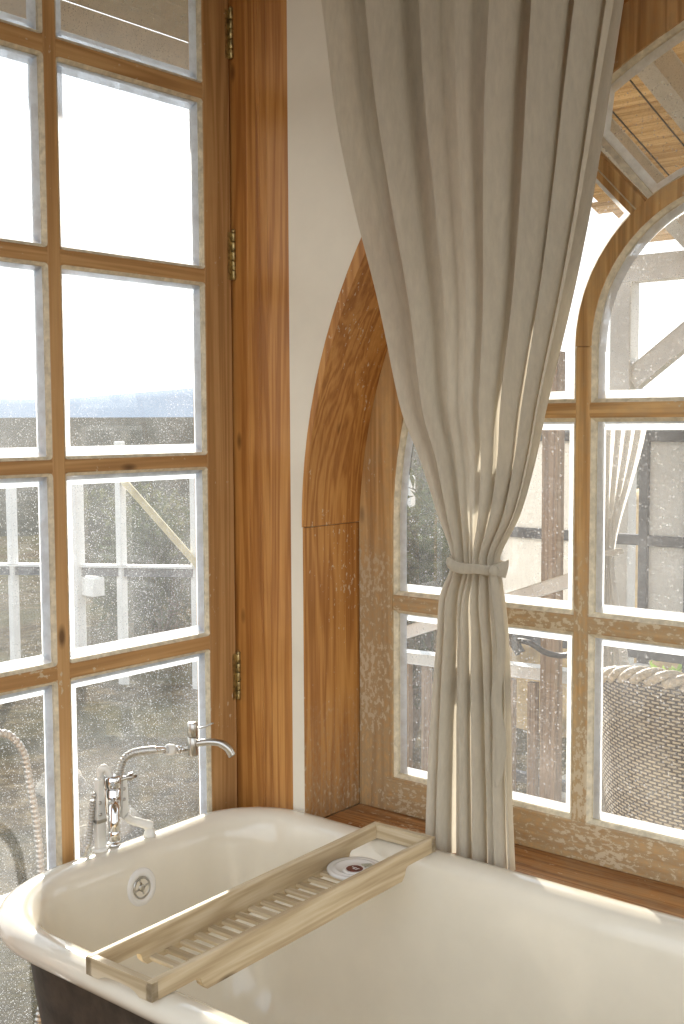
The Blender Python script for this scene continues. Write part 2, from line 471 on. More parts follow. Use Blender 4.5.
# ------------------------------------------------------------------ panes: putty, bevelled edge
def inset_poly(P, d):
    n = len(P); out = []
    area = sum(P[i][0]*P[(i+1) % n][1]-P[(i+1) % n][0]*P[i][1] for i in range(n))
    s = 1 if area > 0 else -1
    for i in range(n):
        a, b, c = P[i-1], P[i], P[(i+1) % n]
        e1 = Vector((b[0]-a[0], b[1]-a[1])).normalized(); e2 = Vector((c[0]-b[0], c[1]-b[1])).normalized()
        n1 = Vector((-e1.y, e1.x))*s; n2 = Vector((-e2.y, e2.x))*s
        k = 1+n1.dot(n2)
        m_ = (n1+n2)/max(k, 0.35)
        out.append((b[0]+m_.x*d, b[1]+m_.y*d))
    return out

def ring(bm, P, Q, dp, dq, put, dback=None):
    """strip between polygon P (depth dp) and Q (depth dq); put maps (u, z, depth) to xyz; dback closes it into a solid bead"""
    n = len(P)
    A = [bm.verts.new(put(u, z, dp)) for u, z in P]; B = [bm.verts.new(put(u, z, dq)) for u, z in Q]
    for i in range(n):
        j = (i+1) % n
        bm.faces.new((A[i], A[j], B[j], B[i]))
    if dback is not None:
        A2 = [bm.verts.new(put(u, z, dback)) for u, z in P]; B2 = [bm.verts.new(put(u, z, dback)) for u, z in Q]
        for i in range(n):
            j = (i+1) % n
            bm.faces.new((A2[j], A2[i], B2[i], B2[j])); bm.faces.new((A[j], A[i], A2[i], A2[j])); bm.faces.new((B[i], B[j], B2[j], B2[i]))

def wobble(P, amp, seed):
    """old hand-laid putty: subdivide and jitter a polygon"""
    out = []
    n = len(P)
    for i in range(n):
        a, b = P[i], P[(i+1) % n]
        L = math.hypot(b[0]-a[0], b[1]-a[1]); k = max(1, int(L/0.03))
        for t in range(k):
            out.append((a[0]+(b[0]-a[0])*t/k, a[1]+(b[1]-a[1])*t/k))
    return out, [(p[0]+amp*(noise.noise(Vector((p[0]*40, p[1]*40, seed)))), p[1]+amp*(noise.noise(Vector((p[0]*40, p[1]*40, seed+9))))) for p in out]

def rounded(P, r=0.012, n=4):
    out = []
    m_ = len(P)
    for i in range(m_):
        a, b, c = Vector(P[i-1]), Vector(P[i]), Vector(P[(i+1) % m_])
        e1 = (a-b).normalized(); e2 = (c-b).normalized()
        p, q = b+e1*r, b+e2*r
        for k in range(n+1):
            t = k/n
            out.append(tuple(p*(1-t)**2+b*2*t*(1-t)+q*t*t))
    return out

# ------------------------------------------------------------------ glazed door on the left
door = thing('door_1', 'tall glazed pine door of dusty panes on the left', 'door', (XD, 1.94, 0.015))
door['kind'] = 'structure'
TH = 0.046
ycols = [(1.455, 1.852), (1.024, 1.421)]
zrows = [(0.165, 0.478), (0.512, 0.946), (0.981, 1.372), (1.403, 1.792), (1.826, 2.201), (2.239, 2.615)]
bm = new_bm()
B = 0.004
box(bm, XD-TH, XD, 1.852, 1.9385, 0.015, 2.735, B)
box(bm, XD-TH, XD, 0.936, 1.024, 0.015, 2.735, B)
box(bm, XD-TH, XD-0.0005, 1.421, 1.455, 0.10, 2.70, B)
obj('upright_frame', bm, M_DOOR_V, door)
bm = new_bm()
box(bm, XD-TH+0.001, XD-0.001, 1.0, 1.858, 0.015, 0.165, B)
box(bm, XD-TH+0.001, XD-0.001, 1.0, 1.858, 2.615, 2.735, B)
for (a, b), (c, d) in zip(zrows, zrows[1:]):
    box(bm, XD-TH+0.001, XD-0.0015, 1.0, 1.858, b, c, B)
obj('level_rails', bm, M_DOOR_H, door)
bg, bb, bp = new_bm(), new_bm(), new_bm()
putd = lambda u, z, d: (XD-d, u, z)
GX = 0.017
i = 0
for y0, y1 in ycols:
    for z0, z1 in zrows:
        i += 1
        P = [(y0, z0), (y1, z0), (y1, z1), (y0, z1)]
        PP = rounded(inset_poly(P, -0.002), 0.010)
        ring(bp, PP, inset_poly(PP, 0.0065), 0.0008, 0.006, putd, GX-0.001)
        Q = rounded(inset_poly(P, 0.004), 0.006)
        ring(bb, Q, inset_poly(Q, 0.020), GX-0.0045, GX-0.0006, putd)
        f = [bg.verts.new(putd(u, z, GX)) for u, z in inset_poly(P, -0.004)]
        bg.faces.new(f)
obj('putty_bead', bp, M_PUTTY, door)
obj('bevelled_glass_edge', bb, M_BEVEL, door)
obj('glass_panes', bg, M_GLASS, door)
for zc in (2.365, 1.862, 0.868):
    bm = new_bm()
    hx, hy = XD+0.004, 1.9415
    L = 0.11
    for k in range(5):
        a = zc-L/2+k*L/5
        lathe(bm, (hx, hy, a), (0, 0, 1), [(0, 0.0006), (0.0050, 0.0006), (0.0056, 0.002), (0.0056, L/5-0.002), (0.0050, L/5-0.0006), (0, L/5-0.0006)], 14)
    lathe(bm, (hx, hy, zc+L/2), (0, 0, 1), [(0.005, 0), (0.006, 0.003), (0.003, 0.007), (0, 0.008)], 12)
    box(bm, XD, XD+0.0015, 1.926, 1.9385, zc-L/2, zc+L/2)
    obj('hinge', bm, M_BRASS, door)

# ------------------------------------------------------------------ recess lining and sill of the arched window
bm = new_bm()
box(bm, CX-RA-0.0028, CX-RA, Y0-0.001, Y1+0.02, SILL, 1.2395, 0.0008)
lining = struct(obj('trim_4', bm, M_LINING))
bm = new_bm()
box(bm, CX+RA, CX+RA+0.0028, Y0-0.001, Y1+0.02, SILL, 1.2395, 0.0008)
obj('side_lining', bm, M_LINING, lining)
bm = new_bm()
NA = 72
ro = RA+0.0026
rings = []
for k in range(NA+1):
    a = PI-PI*k/NA
    c, s = math.cos(a), math.sin(a)
    z = CZ+0.0015
    ri = RA-0.003-0.030*min(1.0, s*1.4)
    rr = [(ri, Y0-0.004), (ri, Y1+0.02), (ro, Y1+0.02), (ro, Y0-0.004)]
    rings.append([bm.verts.new((CX+r*c, y, max(CZ+0.001, CZ+r*s))) for r, y in rr])
for p, q in zip(rings, rings[1:]):
    for j in range(4):
        f = bm.faces.new((p[j], p[(j+1) % 4], q[(j+1) % 4], q[j]))
bm.faces.new(rings[0]); bm.faces.new(list(reversed(rings[-1])))
obj('arch_lining', bm, M_ARCH, lining)
bm = new_bm(); box(bm, CX-RA+0.0005, CX+RA-0.0005, Y0-0.0005, YO+0.02, SILL-0.038, SILL, 0.003)
struct(obj('trim_5', bm, M_SILL))

# ------------------------------------------------------------------ arched window
win = thing('window_1', 'arched pine window with peeling paint above the bathtub', 'window', (CX, Y1, SILL))
win['kind'] = 'structure'
YB = Y1+0.046
EA, EB, EZ = 1.10, 1.06, 1.24
GXL, GXR = CX-EA, CX+EA
ZB = 0.643
def ribbon(bm, O, I, y0, y1, closed=False):
    n = len(O)
    V = [[bm.verts.new((p[0], y, p[1])) for p in L for y in (y0, y1)] for L in (O, I)]
    for i in range(n if closed else n-1):
        j = (i+1) % n
        o0, o1, oj0, oj1 = V[0][2*i], V[0][2*i+1], V[0][2*j], V[0][2*j+1]
        i0, i1, ij0, ij1 = V[1][2*i], V[1][2*i+1], V[1][2*j], V[1][2*j+1]
        bm.faces.new((o0, oj0, ij0, i0)); bm.faces.new((o1, i1, ij1, oj1))
        bm.faces.new((i0, ij0, ij1, i1)); bm.faces.new((oj0, o0, o1, oj1))
    if not closed:
        for k in (0, n-1):
            bm.faces.new((V[0][2*k], V[1][2*k], V[1][2*k+1], V[0][2*k+1]))
def ro_(k):
    return RA-0.0035-0.030*min(1.0, math.sin(PI*k/64)*1.4)
O = [(CX-ro_(0), SILL+0.001)] + [(CX-ro_(k)*math.cos(PI*k/64), CZ+ro_(k)*math.sin(PI*k/64)) for k in range(65)] + [(CX+ro_(0), SILL+0.001)]
I = [(GXL, SILL+0.001)] + [(CX-EA*math.cos(PI*k/64), EZ+EB*math.sin(PI*k/64)) for k in range(65)] + [(GXR, SILL+0.001)]
bm = new_bm()
ribbon(bm, O, I, Y1, YB)
obj('outer_frame', bm, M_WIN, win)
bm = new_bm()
box(bm, GXL-0.02, GXR+0.02, Y1-0.0006, YB-0.001, SILL+0.0005, ZB, 0.003)
obj('bottom_rail', bm, M_WIN_H, win)
MULL = [-1.113, -0.495, 0.123]
MW = 0.034
bm = new_bm(); bh = new_bm()
SZ = 1.625
for x in MULL:
    box(bm, x-MW/2, x+MW/2, Y1+0.002, YB-0.002, ZB-0.01, SZ if x != -0.495 else 2.30, 0.004)
for z0, z1 in ((1.039, 1.076), (1.480, 1.512)):
    box(bh, GXL-0.01, GXR+0.01, Y1+0.003, YB-0.003, z0, z1, 0.004)
RG = 0.292
subs = [(-0.804, SZ), (-0.186, SZ)]
for cx, cz in subs:
    a = [(cx-(RG+MW)*math.cos(PI*k/40), cz+(RG+MW)*math.sin(PI*k/40)) for k in range(41)]
    b = [(cx-RG*math.cos(PI*k/40), cz+RG*math.sin(PI*k/40)) for k in range(41)]
    ribbon(bm, a, b, Y1+0.0025, YB-0.0025)
for sx in (-1, 1):
    beam(bm, (CX+sx*0.50, Y1+0.023, 1.880), (CX+sx*0.665, Y1+0.023, 2.055), 0.038, 0.032, 0.004, up=Vector((0, 1, 0)))
obj('glazing_bars', bm, M_WIN, win)
obj('level_bars', bh, M_WIN_H, win)

# polygons of the panes
panes = []
cols = [(GXL, MULL[0]-MW/2), (MULL[0]+MW/2, MULL[1]-MW/2), (MULL[1]+MW/2, MULL[2]-MW/2), (MULL[2]+MW/2, GXR)]
for c0, c1 in cols:
    for r0, r1 in ((ZB, 1.039), (1.076, 1.480)):
        panes.append([(c0, r0), (c1, r0), (c1, r1), (c0, r1)])
# trim the outer lights to the ellipse
def clip_left(P):
    out = []
    for i in range(len(P)):
        a, b = P[i], P[(i+1) % len(P)]
        k = 10
        for t in range(k):
            out.append((a[0]+(b[0]-a[0])*t/k, a[1]+(b[1]-a[1])*t/k))
    res = []
    for x, z in out:
        if z > EZ:
            lim = EA*math.sqrt(max(0, 1-((z-EZ)/EB)**2))
            x = max(CX-lim, min(CX+lim, x))
        res.append((x, z))
    return res
panes = [clip_left(p) if (p[0][0] == GXL or p[1][0] == GXR) and p[2][1] > EZ else p for p in panes]
for cx, cz in subs:
    panes.append([(cx-RG, 1.512), (cx+RG, 1.512)] + [(cx+RG*math.cos(PI*k/24), cz+RG*math.sin(PI*k/24)) for k in range(25)])
def ell(x, cx=CX): return EZ+EB*math.sqrt(max(0, 1-((x-cx)/EA)**2))
def ellx(z): return EA*math.sqrt(max(0, 1-((z-EZ)/EB)**2))
# side quadrant pane (left): rail, mullion, sub-arch, branch bar, outer arch
for sx in (-1, 1):
    P = []
    zz = 1.512
    P.append((CX-ellx(zz), zz)); P.append((MULL[0]-MW/2, zz)); P.append((MULL[0]-MW/2, SZ))
    for k in range(1, 9):
        a = PI-math.radians(6.5*k)
        P.append((subs[0][0]+(RG+MW)*math.cos(a), SZ+(RG+MW)*math.sin(a)))
    P.append((-1.128, 2.014))
    for k in range(8):
        x = -1.14-(k/8)*(1.14+CX-ellx(zz)) if False else None
    x0, x1 = -1.15, CX-ellx(zz)
    for k in range(10):
        x = x0+(x1-x0)*k/10
        P.append((x, ell(x)))
    # crown pane between branch bar, sub-arch, centre bar and outer arch
    Qp = [(-1.096, 2.040)]
    for k in range(0, 10):
        a = PI-math.radians(58+11*k)
        if subs[0][0]+(RG+MW)*math.cos(a) > CX-MW/2: break
        Qp.append((subs[0][0]+(RG+MW)*math.cos(a), SZ+(RG+MW)*math.sin(a)))
    Qp.append((CX-MW/2, SZ+0.09)); 
    for k in range(13):
        x = (CX-MW/2)+(-1.085-(CX-MW/2))*k/12
        Qp.append((x, ell(x)))
    if sx == 1:
        P = [(2*CX-x, z) for x, z in P][::-1]; Qp = [(2*CX-x, z) for x, z in Qp][::-1]
    panes.append(P); panes.append(Qp)
putw = lambda u, z, d: (u, Y1+d, z)
GW = 0.026
bp, bb = new_bm(), new_bm()
for i, P in enumerate(panes):
    PP, PW = wobble(P, 0.0022, i*3.1)
    try:
        PP = inset_poly(PP, -0.002)
        ring(bp, PP, [(a[0]*0.6+b[0]*0.4, a[1]*0.6+b[1]*0.4) for a, b in zip(inset_poly(PP, 0.0085), inset_poly(PW, 0.0085))], 0.004, 0.013, putw, GW-0.001)
        Q = inset_poly(P, 0.006)
        ring(bb, Q, inset_poly(Q, 0.018), GW-0.0045, GW-0.0006, putw)
    except ValueError:
        pass
obj('putty_bead', bp, M_PUTTY, win)
obj('bevelled_glass_edge', bb, M_BEVEL, win)
bg = new_bm()
G = [(GXL-0.01, ZB-0.01)] + [(CX-(EA+0.01)*math.cos(PI*k/64), EZ+(EB+0.01)*math.sin(PI*k/64)) for k in range(65)] + [(GXR+0.01, ZB-0.01)]
bg.faces.new([bg.verts.new(putw(u, z, GW)) for u, z in G])
obj('glass_panes', bg, M_GLASS2, win)

# ------------------------------------------------------------------ bathtub
TX0, TX1, TY0, TY1 = -1.868, -0.12, 1.112, 1.914
tub = thing('bathtub', 'white enamelled freestanding bathtub with rolled rim and dark outside in the corner', 'bathtub', ((TX0+TX1)/2, (TY0+TY1)/2, 0))
def plan(d, r_near=0.235, r_far=0.18):
    """rounded rectangle inset by d: corners at tap end near, tap end far, foot far, foot near"""
    x0, x1, y0, y1 = TX0+d, TX1-d, TY0+d, TY1-d
    pts = []
    def corner(cx, cy, r, a0):
        for k in range(13):
            a = a0+PI/2*k/12
            pts.append((cx+r*math.cos(a), cy+r*math.sin(a)))
    def edge(a, b, n):
        for k in range(1, n):
            t = k/n; pts.append((a[0]+(b[0]-a[0])*t, a[1]+(b[1]-a[1])*t))
    rn = max(0.07, r_near-d*0.75); rf = max(0.07, r_far-d*0.55); re = max(0.09, 0.33-d*0.8)
    corner(x1-re, y1-re, re, 0); e0 = pts[-1]
    edge(e0, (x0+rf, y1), 12)
    corner(x0+rf, y1-rf, rf, PI/2)
    edge((x0, y1-rf), (x0, y0+rn), 6)
    corner(x0+rn, y0+rn, rn, PI)
    edge((x0+rn, y0), (x1-re, y0), 12)
    corner(x1-re, y0+re, re, 1.5*PI)
    edge((x1, y0+re), (x1, y1-re), 4)
    return pts
def shell(prof, cap_last=True):
    bm = new_bm(); R = []
    for d, z in prof:
        R.append([bm.verts.new((x, y, z)) for x, y in plan(d)])
    n = len(R[0])
    for a, b in zip(R, R[1:]):
        for k in range(n):
            f = bm.faces.new((a[k], a[(k+1) % n], b[(k+1) % n], b[k])); f.smooth = True
    if cap_last:
        f = bm.faces.new(R[-1])
    return bm
RIM = 0.600
inner = [(0.050, 0.548), (0.022, 0.552), (0.008, 0.560), (0.001, 0.572), (0.0, 0.582), (0.005, 0.592), (0.016, 0.599), (0.030, RIM), (0.045, 0.598), (0.058, 0.591),
         (0.067, 0.580), (0.073, 0.564), (0.078, 0.540), (0.086, 0.48), (0.098, 0.40), (0.113, 0.32), (0.133, 0.25), (0.160, 0.20), (0.20, 0.172), (0.26, 0.160), (0.32, 0.156)]
obj('basin', shell(inner), M_ENAMEL, tub)
outer = [(0.049, 0.553), (0.051, 0.52), (0.060, 0.44), (0.075, 0.34), (0.10, 0.24), (0.14, 0.165), (0.20, 0.135), (0.30, 0.125)]
obj('outer_shell', shell(outer), M_TUBOUT, tub)
for fx in (-1.56, -0.43):
    for sy, fy in ((-1, 1.27), (1, 1.757)):
        bm = new_bm()
        tube(bm, arc_path([(fx, fy-sy*0.005, 0.145), (fx, fy+sy*0.035, 0.12), (fx, fy+sy*0.05, 0.08), (fx, fy+sy*0.035, 0.045), (fx, fy+sy*0.045, 0.018)], 5),
             [0.022]*3+[0.030]*4+[0.027]*5+[0.020]*5+[0.018]*2+[0.017, 0.017], 14)
        lathe(bm, (fx, fy+sy*0.048, 0), (0, 0, 1), [(0, 0), (0.026, 0), (0.032, 0.008), (0.03, 0.02), (0.018, 0.032), (0, 0.036)], 18)
        obj('foot', bm, M_TUBOUT, tub, smooth=True)
# overflow on the tap end
oc = Vector((-1.7925, 1.513, 0.520)); oax = Vector((1, 0, 0.10)).normalized()
bm = new_bm()
lathe(bm, oc, oax, [(0.040, -0.004), (0.040, 0.003), (0.0375, 0.0062), (0.030, 0.0075), (0.024, 0.006), (0.0222, 0.003), (0.0222, -0.004)], 40)
ovf = obj('overflow_ring', bm, M_CERAMIC, tub)
bm = new_bm()
lathe(bm, oc, oax, [(0, 0.0002), (0.0225, 0.0002)], 32)
obj('overflow_hole', bm, M_DARK, ovf)
bm = new_bm()
lathe(bm, oc, oax, [(0.0225, 0.0025), (0.0225, 0.006), (0.0185, 0.0065), (0.0185, 0.0025)], 32)
lathe(bm, oc, oax, [(0.0075, 0.002), (0.0075, 0.0062), (0.006, 0.0072), (0, 0.0075)], 20)
u = Vector((0, 1, 0)); w = oax.cross(u)
for k in range(4):
    a = math.radians(12)+k*PI/2
    d = u*math.cos(a)+w*math.sin(a)
    beam(bm, oc+oax*0.0042+d*0.006, oc+oax*0.0042+d*0.0200, 0.0032, 0.0028, 0.0005, up=oax)
obj('overflow_grille', bm, M_STEEL, ovf)
bm = new_bm()
lathe(bm, (-1.28, 1.513, 0.156), (0, 0, 1), [(0.034, 0.001), (0.034, 0.004), (0.026, 0.005), (0.024, 0.002), (0, 0.002)], 28)
obj('drain', bm, M_CHROME, tub)

# ------------------------------------------------------------------ bath mixer on the rim at the tap end
tap = thing('bath_mixer_tap', 'chrome bath mixer with corrugated hose and second spout on the rim by the glass door', 'tap', (-1.845, 1.49, RIM))
TXX = -1.856
def cyl(bm, c, axis, r, h, seg=24, ch=0.0012):
    lathe(bm, c, axis, [(0, 0), (r-ch, 0), (r, ch), (r, h-ch), (r-ch, h), (0, h)], seg)
BY = 1.497
bm = new_bm()
cyl(bm, (TXX, BY, 0.668), (0, 0, 1), 0.0172, 0.052)
cyl(bm, (TXX, BY, 0.7205), (0, 0, 1), 0.0180, 0.027, ch=0.003)
cyl(bm, (TXX, BY, 0.600), (0, 0, 1), 0.0085, 0.070)
lathe(bm, (TXX, BY, 0.5995), (0, 0, 1), [(0, 0), (0.015, 0), (0.016, 0.003), (0.010, 0.008), (0.0, 0.008)], 24)
obj('mixer_body', bm, M_CHROME, tap)
bm = new_bm()
sdx, sdy = 0.80, -0.60
def sp(t, z): return (TXX+sdx*t, BY+sdy*t, z)
tube(bm, arc_path([sp(0.008, 0.694), sp(0.030, 0.697), sp(0.047, 0.689), sp(0.056, 0.667), sp(0.057, 0.640)], 7), [0.0105]*8+[0.0112]*12+[0.0118]*9, 16)
lathe(bm, sp(0.057, 0.630), (0, 0, 1), [(0.0, 0), (0.0122, 0), (0.0128, 0.002), (0.0128, 0.018), (0.0118, 0.020)], 20)
obj('spout', bm, M_CHROME, tap, smooth=True)
bm = new_bm()
tube(bm, [sp(0.014, 0.735), sp(0.034, 0.738)], [0.005, 0.0042], 12)
obj('lever', bm, M_CHROME, tap)
for first, (py, px, w0, z0, z1) in ((True, (1.463, TXX, 0.0135, 0.602, 0.748)), (False, (1.529, TXX-0.004, 0.0105, 0.650, 0.738))):
    bm = new_bm()
    V = []
    for z, h in ((z0, w0), (z0+(z1-z0)*0.5, w0), (z1, w0*0.62)):
        for sx, sy in ((-1, -1), (1, -1), (1, 1), (-1, 1)):
            V.append(bm.verts.new((px+sx*0.007, py+sy*h*0.8, z)))
    for lv in (0, 4):
        for j in range(4):
            bm.faces.new((V[lv+j], V[lv+(j+1) % 4], V[lv+4+(j+1) % 4], V[lv+4+j]))
    bm.faces.new(V[0:4][::-1]); bm.faces.new(V[8:12])
    bmesh.ops.bevel(bm, geom=bm.edges[:], offset=0.0015, segments=2, affect='EDGES', profile=0.5)
    pil = obj('pillar', bm, M_WHITEPL, tap)
    for z in ((0.700, 0.676) if first else (0.712, 0.690)):
        bm = new_bm(); lathe(bm, (px+0.0066, py-0.004, z), (1, 0, 0), [(0.0036, 0), (0.0036, 0.002), (0, 0.0028)], 10)
        obj('screw', bm, M_STEEL, pil)
    if first:
        bm = new_bm(); box(bm, px-0.008, px+0.008, py-0.0125, py+0.0125, 0.657, 0.665, 0.0015)
        obj('clamp_band', bm, M_STEEL, pil)
bm = new_bm()
lathe(bm, (TXX, 1.463, 0.5985), (0, 0, 1), [(0, 0), (0.017, 0), (0.018, 0.004), (0.013, 0.007), (0, 0.007)], 24)
obj('pillar_base', bm, M_WHITEPL, tap)
bm = new_bm()
tube(bm, arc_path([(TXX, 1.529, 0.654), (TXX+0.004, 1.540, 0.642), (TXX+0.008, 1.556, 0.634), (TXX+0.014, 1.572, 0.626), (TXX+0.018, 1.583, 0.619)], 5), [0.0085]*8+[0.0095]*8+[0.0110]*5, 14)
lathe(bm, (TXX+0.018, 1.580, 0.5985), (0, 0, 1), [(0, 0), (0.013, 0), (0.0135, 0.003), (0.008, 0.020), (0, 0.020)], 20)
obj('cradle', bm, M_WHITEPL, tap)
bm = new_bm()
tube(bm, [(TXX, 1.512, 0.733), (TXX, 1.538, 0.733), (TXX, 1.541, 0.732), (TXX, 1.548, 0.732), (TXX, 1.553, 0.7315), (TXX, 1.560, 0.731)], [0.0045, 0.0045, 0.0078, 0.0078, 0.0045, 0.0040], 14)
tube(bm, [(TXX, 1.546, 0.726), (TXX, 1.546, 0.741)], 0.0035, 10)
obj('diverter_knob', bm, M_STEEL, tap)
bm = new_bm()
tube(bm, arc_path([(TXX-0.012, 1.490, 0.715), (TXX-0.014, 1.478, 0.750), (TXX-0.006, 1.479, 0.766), (TXX-0.002, 1.486, 0.760), (TXX, 1.492, 0.744)], 5), 0.0078, 14)
obj('inlet_elbow', bm, M_WHITEPL, tap, smooth=True)
def corrugated(bm, path, r, pitch=0.0062, depth=0.17, seg=16):
    P = []
    L = [0.0]
    for a, b in zip(path, path[1:]): L.append(L[-1]+(b-a).length)
    tot = L[-1]; n = int(tot/pitch*6); j = 0
    pts, rr = [], []
    for k in range(n+1):
        s_ = tot*k/n
        while j < len(L)-2 and L[j+1] < s_: j += 1
        t = (s_-L[j])/max(1e-9, L[j+1]-L[j])
        pts.append(path[j].lerp(path[j+1], min(1, max(0, t))))
        rr.append(r*(1-depth*(1-math.cos(2*PI*k/6))))
    tube(bm, pts, rr, seg)
bm = new_bm()
hose = arc_path([(TXX-0.004, 1.5195, 0.735), (TXX-0.004, 1.5225, 0.756), (TXX-0.004, 1.5335, 0.7735), (TXX-0.004, 1.553, 0.7795), (TXX-0.004, 1.580, 0.7785), (TXX-0.004, 1.614, 0.7735)], 10)
corrugated(bm, hose, 0.0092)
obj('corrugated_hose', bm, M_HOSE, tap, smooth=True)
bm = new_bm()
ax = (0, 1, -0.20); cx_ = TXX-0.004
cyl(bm, (cx_, 1.612, 0.7735), ax, 0.0078, 0.042)
cyl(bm, (cx_, 1.678, 0.7600), ax, 0.0098, 0.008)
cyl(bm, (cx_, 1.690, 0.7575), ax, 0.0082, 0.005)
cyl(bm, (cx_, 1.655, 0.7650), ax, 0.0056, 0.066)
obj('hose_coupling', bm, M_CHROME, tap)
bm = new_bm()
cyl(bm, (cx_, 1.652, 0.7655), ax, 0.0122, 0.019, ch=0.002)
obj('white_collar', bm, M_WHITEPL, tap)
bm = new_bm()
VY = 1.724
cyl(bm, (TXX, VY, 0.7375), (0, 0, 1), 0.0112, 0.042)
cyl(bm, (TXX, VY, 0.7805), (0, 0, 1), 0.0114, 0.031)
obj('valve_body', bm, M_STEEL, tap)
bm = new_bm()
tube(bm, arc_path([(TXX+0.005, VY+0.005, 0.764), (TXX+0.028, VY+0.021, 0.768), (TXX+0.049, VY+0.036, 0.766), (TXX+0.064, VY+0.046, 0.755), (TXX+0.072, VY+0.052, 0.738)], 7), [0.0078]*15+[0.0090]*14, 16)
obj('second_spout', bm, M_STEEL, tap, smooth=True)
bm = new_bm()
tube(bm, arc_path([(TXX+0.004, VY+0.006, 0.799), (TXX+0.016, VY+0.018, 0.800), (TXX+0.032, VY+0.034, 0.809)], 5), [0.002]*11, 8)
obj('second_lever', bm, M_STEEL, tap, smooth=True)
bm = new_bm()
corrugated(bm, arc_path([(TXX-0.004, 1.449, 0.705), (TXX-0.006, 1.445, 0.665), (TXX-0.010, 1.441, 0.62), (-1.886, 1.436, 0.56), (-1.898, 1.40, 0.25), (-1.895, 1.40, 0.02)], 12), 0.0072)
tube(bm, [(TXX-0.004, 1.449, 0.712), (TXX-0.002, 1.456, 0.718)], 0.006, 10)
obj('supply_hose', bm, M_HOSE, tap, smooth=True)

# ------------------------------------------------------------------ bath tray
tray = thing('bath_tray', 'weathered wooden slatted bath tray lying across the bathtub', 'bath tray', (-1.376, 1.4925, RIM))
TLn, TWd = 0.776, 0.152
rotT = Matrix.Rotation(math.radians(1.6), 4, 'Z')
def T(x, y, z):
    return Vector((-1.376, 1.4925, 0)) + rotT @ Vector((x, y, z))
def tray_obj(name, bm, m):
    for v in bm.verts: v.co = T(v.co.x, v.co.y, v.co.z)
    return obj(name, bm, m, tray)
ZT = 0.632
def side_profile():
    """long side seen from the side: shallow lugs on the rims, deep between them"""
    h = TLn/2
    low, mid = RIM+0.0012, 0.576
    bot = [(-h, low), (-h+0.098, low), (-h+0.104, low-0.004), (-h+0.108, mid+0.010), (-h+0.118, mid)]
    bot += [(-x, z) for x, z in bot[::-1]]
    return bot + [(h, ZT), (-h, ZT)]
for s in (-1, 1):
    bm = new_bm()
    P = side_profile()
    x0 = s*(TWd/2) - (0.013 if s > 0 else 0); x1 = x0+0.013
    A = [bm.verts.new((x0, y, z)) for y, z in P]; B_ = [bm.verts.new((x1, y, z)) for y, z in P]
    bm.faces.new(A); bm.faces.new(B_[::-1])
    for k in range(len(P)):
        bm.faces.new((A[k], B_[k], B_[(k+1) % len(P)], A[(k+1) % len(P)]))
    bmesh.ops.bevel(bm, geom=[e for e in bm.edges if abs(e.verts[0].co.z-e.verts[1].co.z) < 1e-6 and e.verts[0].co.z > ZT-1e-4], offset=0.0025, segments=2, affect='EDGES', profile=0.5)
    tray_obj('side_rail', bm, M_TRAY)
for s in (-1, 1):
    bm = new_bm()
    y0 = s*TLn/2 - (0.013 if s > 0 else 0)
    n = 16; W = TWd/2
    top = []; botl = []
    for k in range(n+1):
        x = -W+TWd*k/n
        t = x/W
        zb = RIM+0.0012-0.012 if s < 0 and abs(t) > 0.72 else RIM+0.0012
        if s < 0: zb = RIM+0.001 + (0.010*max(0, 1-(abs(t)/0.62)**4) if abs(t) < 0.62 else 0)
        if s > 0: zb = RIM+0.002
        botl.append((x, zb)); top.append((x, ZT-0.0005))
    if s < 0: y0 -= 0.0
    for yy in (0,):
        F = [[bm.verts.new((x, y, z)) for x, z in L] for L in (botl, top) for y in (y0, y0+0.013)]
        b0, b1, t0, t1 = F
        for k in range(n):
            bm.faces.new((b0[k], b0[k+1], t0[k+1], t0[k])); bm.faces.new((b1[k+1], b1[k], t1[k], t1[k+1]))
            bm.faces.new((t0[k], t0[k+1], t1[k+1], t1[k])); bm.faces.new((b0[k+1], b0[k], b1[k], b1[k+1]))
        bm.faces.new((b0[0], t0[0], t1[0], b1[0])); bm.faces.new((b0[n], b1[n], t1[n], t0[n]))
    tray_obj('end_rail', bm, M_SLAT)
NS = 13
ZS = 0.588
for k in range(NS):
    y = -0.266+k*0.0345
    bm = new_bm()
    box(bm, -TWd/2+0.0125, TWd/2-0.0125, y, y+0.0165, ZS-0.007, ZS, 0.0015)
    tray_obj('slat', bm, M_SLAT)
bm = new_bm(); box(bm, -TWd/2+0.0125, TWd/2-0.0125, 0.186, 0.203, ZS-0.007, ZS, 0.0015)
tray_obj('slat', bm, M_SLAT)
bm = new_bm(); box(bm, -TWd/2+0.0125, TWd/2-0.0125, 0.250, 0.267, ZS-0.007, ZS, 0.0015)
tray_obj('slat', bm, M_SLAT)

# ------------------------------------------------------------------ round dish on the tray
dc = T(-0.0055, 0.226, ZS+0.0006)
dish = thing('soap_dish', 'round white dish with a dark red oval at the far end of the wooden tray', 'dish', dc)
bm = new_bm()
lathe(bm, dc, (0, 0, 1), [(0, 0), (0.048, 0), (0.0555, 0.004), (0.057, 0.009), (0.0545, 0.0115), (0.049, 0.0105), (0.044, 0.0098), (0.042, 0.0115), (0.039, 0.0118), (0.036, 0.0095),
                          (0.020, 0.0095), (0.0, 0.0095)], 48)
obj('saucer', bm, M_CERAMIC, dish)
ld = dc+Vector((0.006, -0.010, 0.0095))
bm = new_bm()
lathe(bm, ld, (0, 0, 1), [(0.0235, 0), (0.0235, 0.0015), (0.0215, 0.0035), (0.0195, 0.0030), (0.0, 0.0030)], 36)
obj('raised_ring', bm, M_CERAMIC, dish)
bm = new_bm()
R_ = []
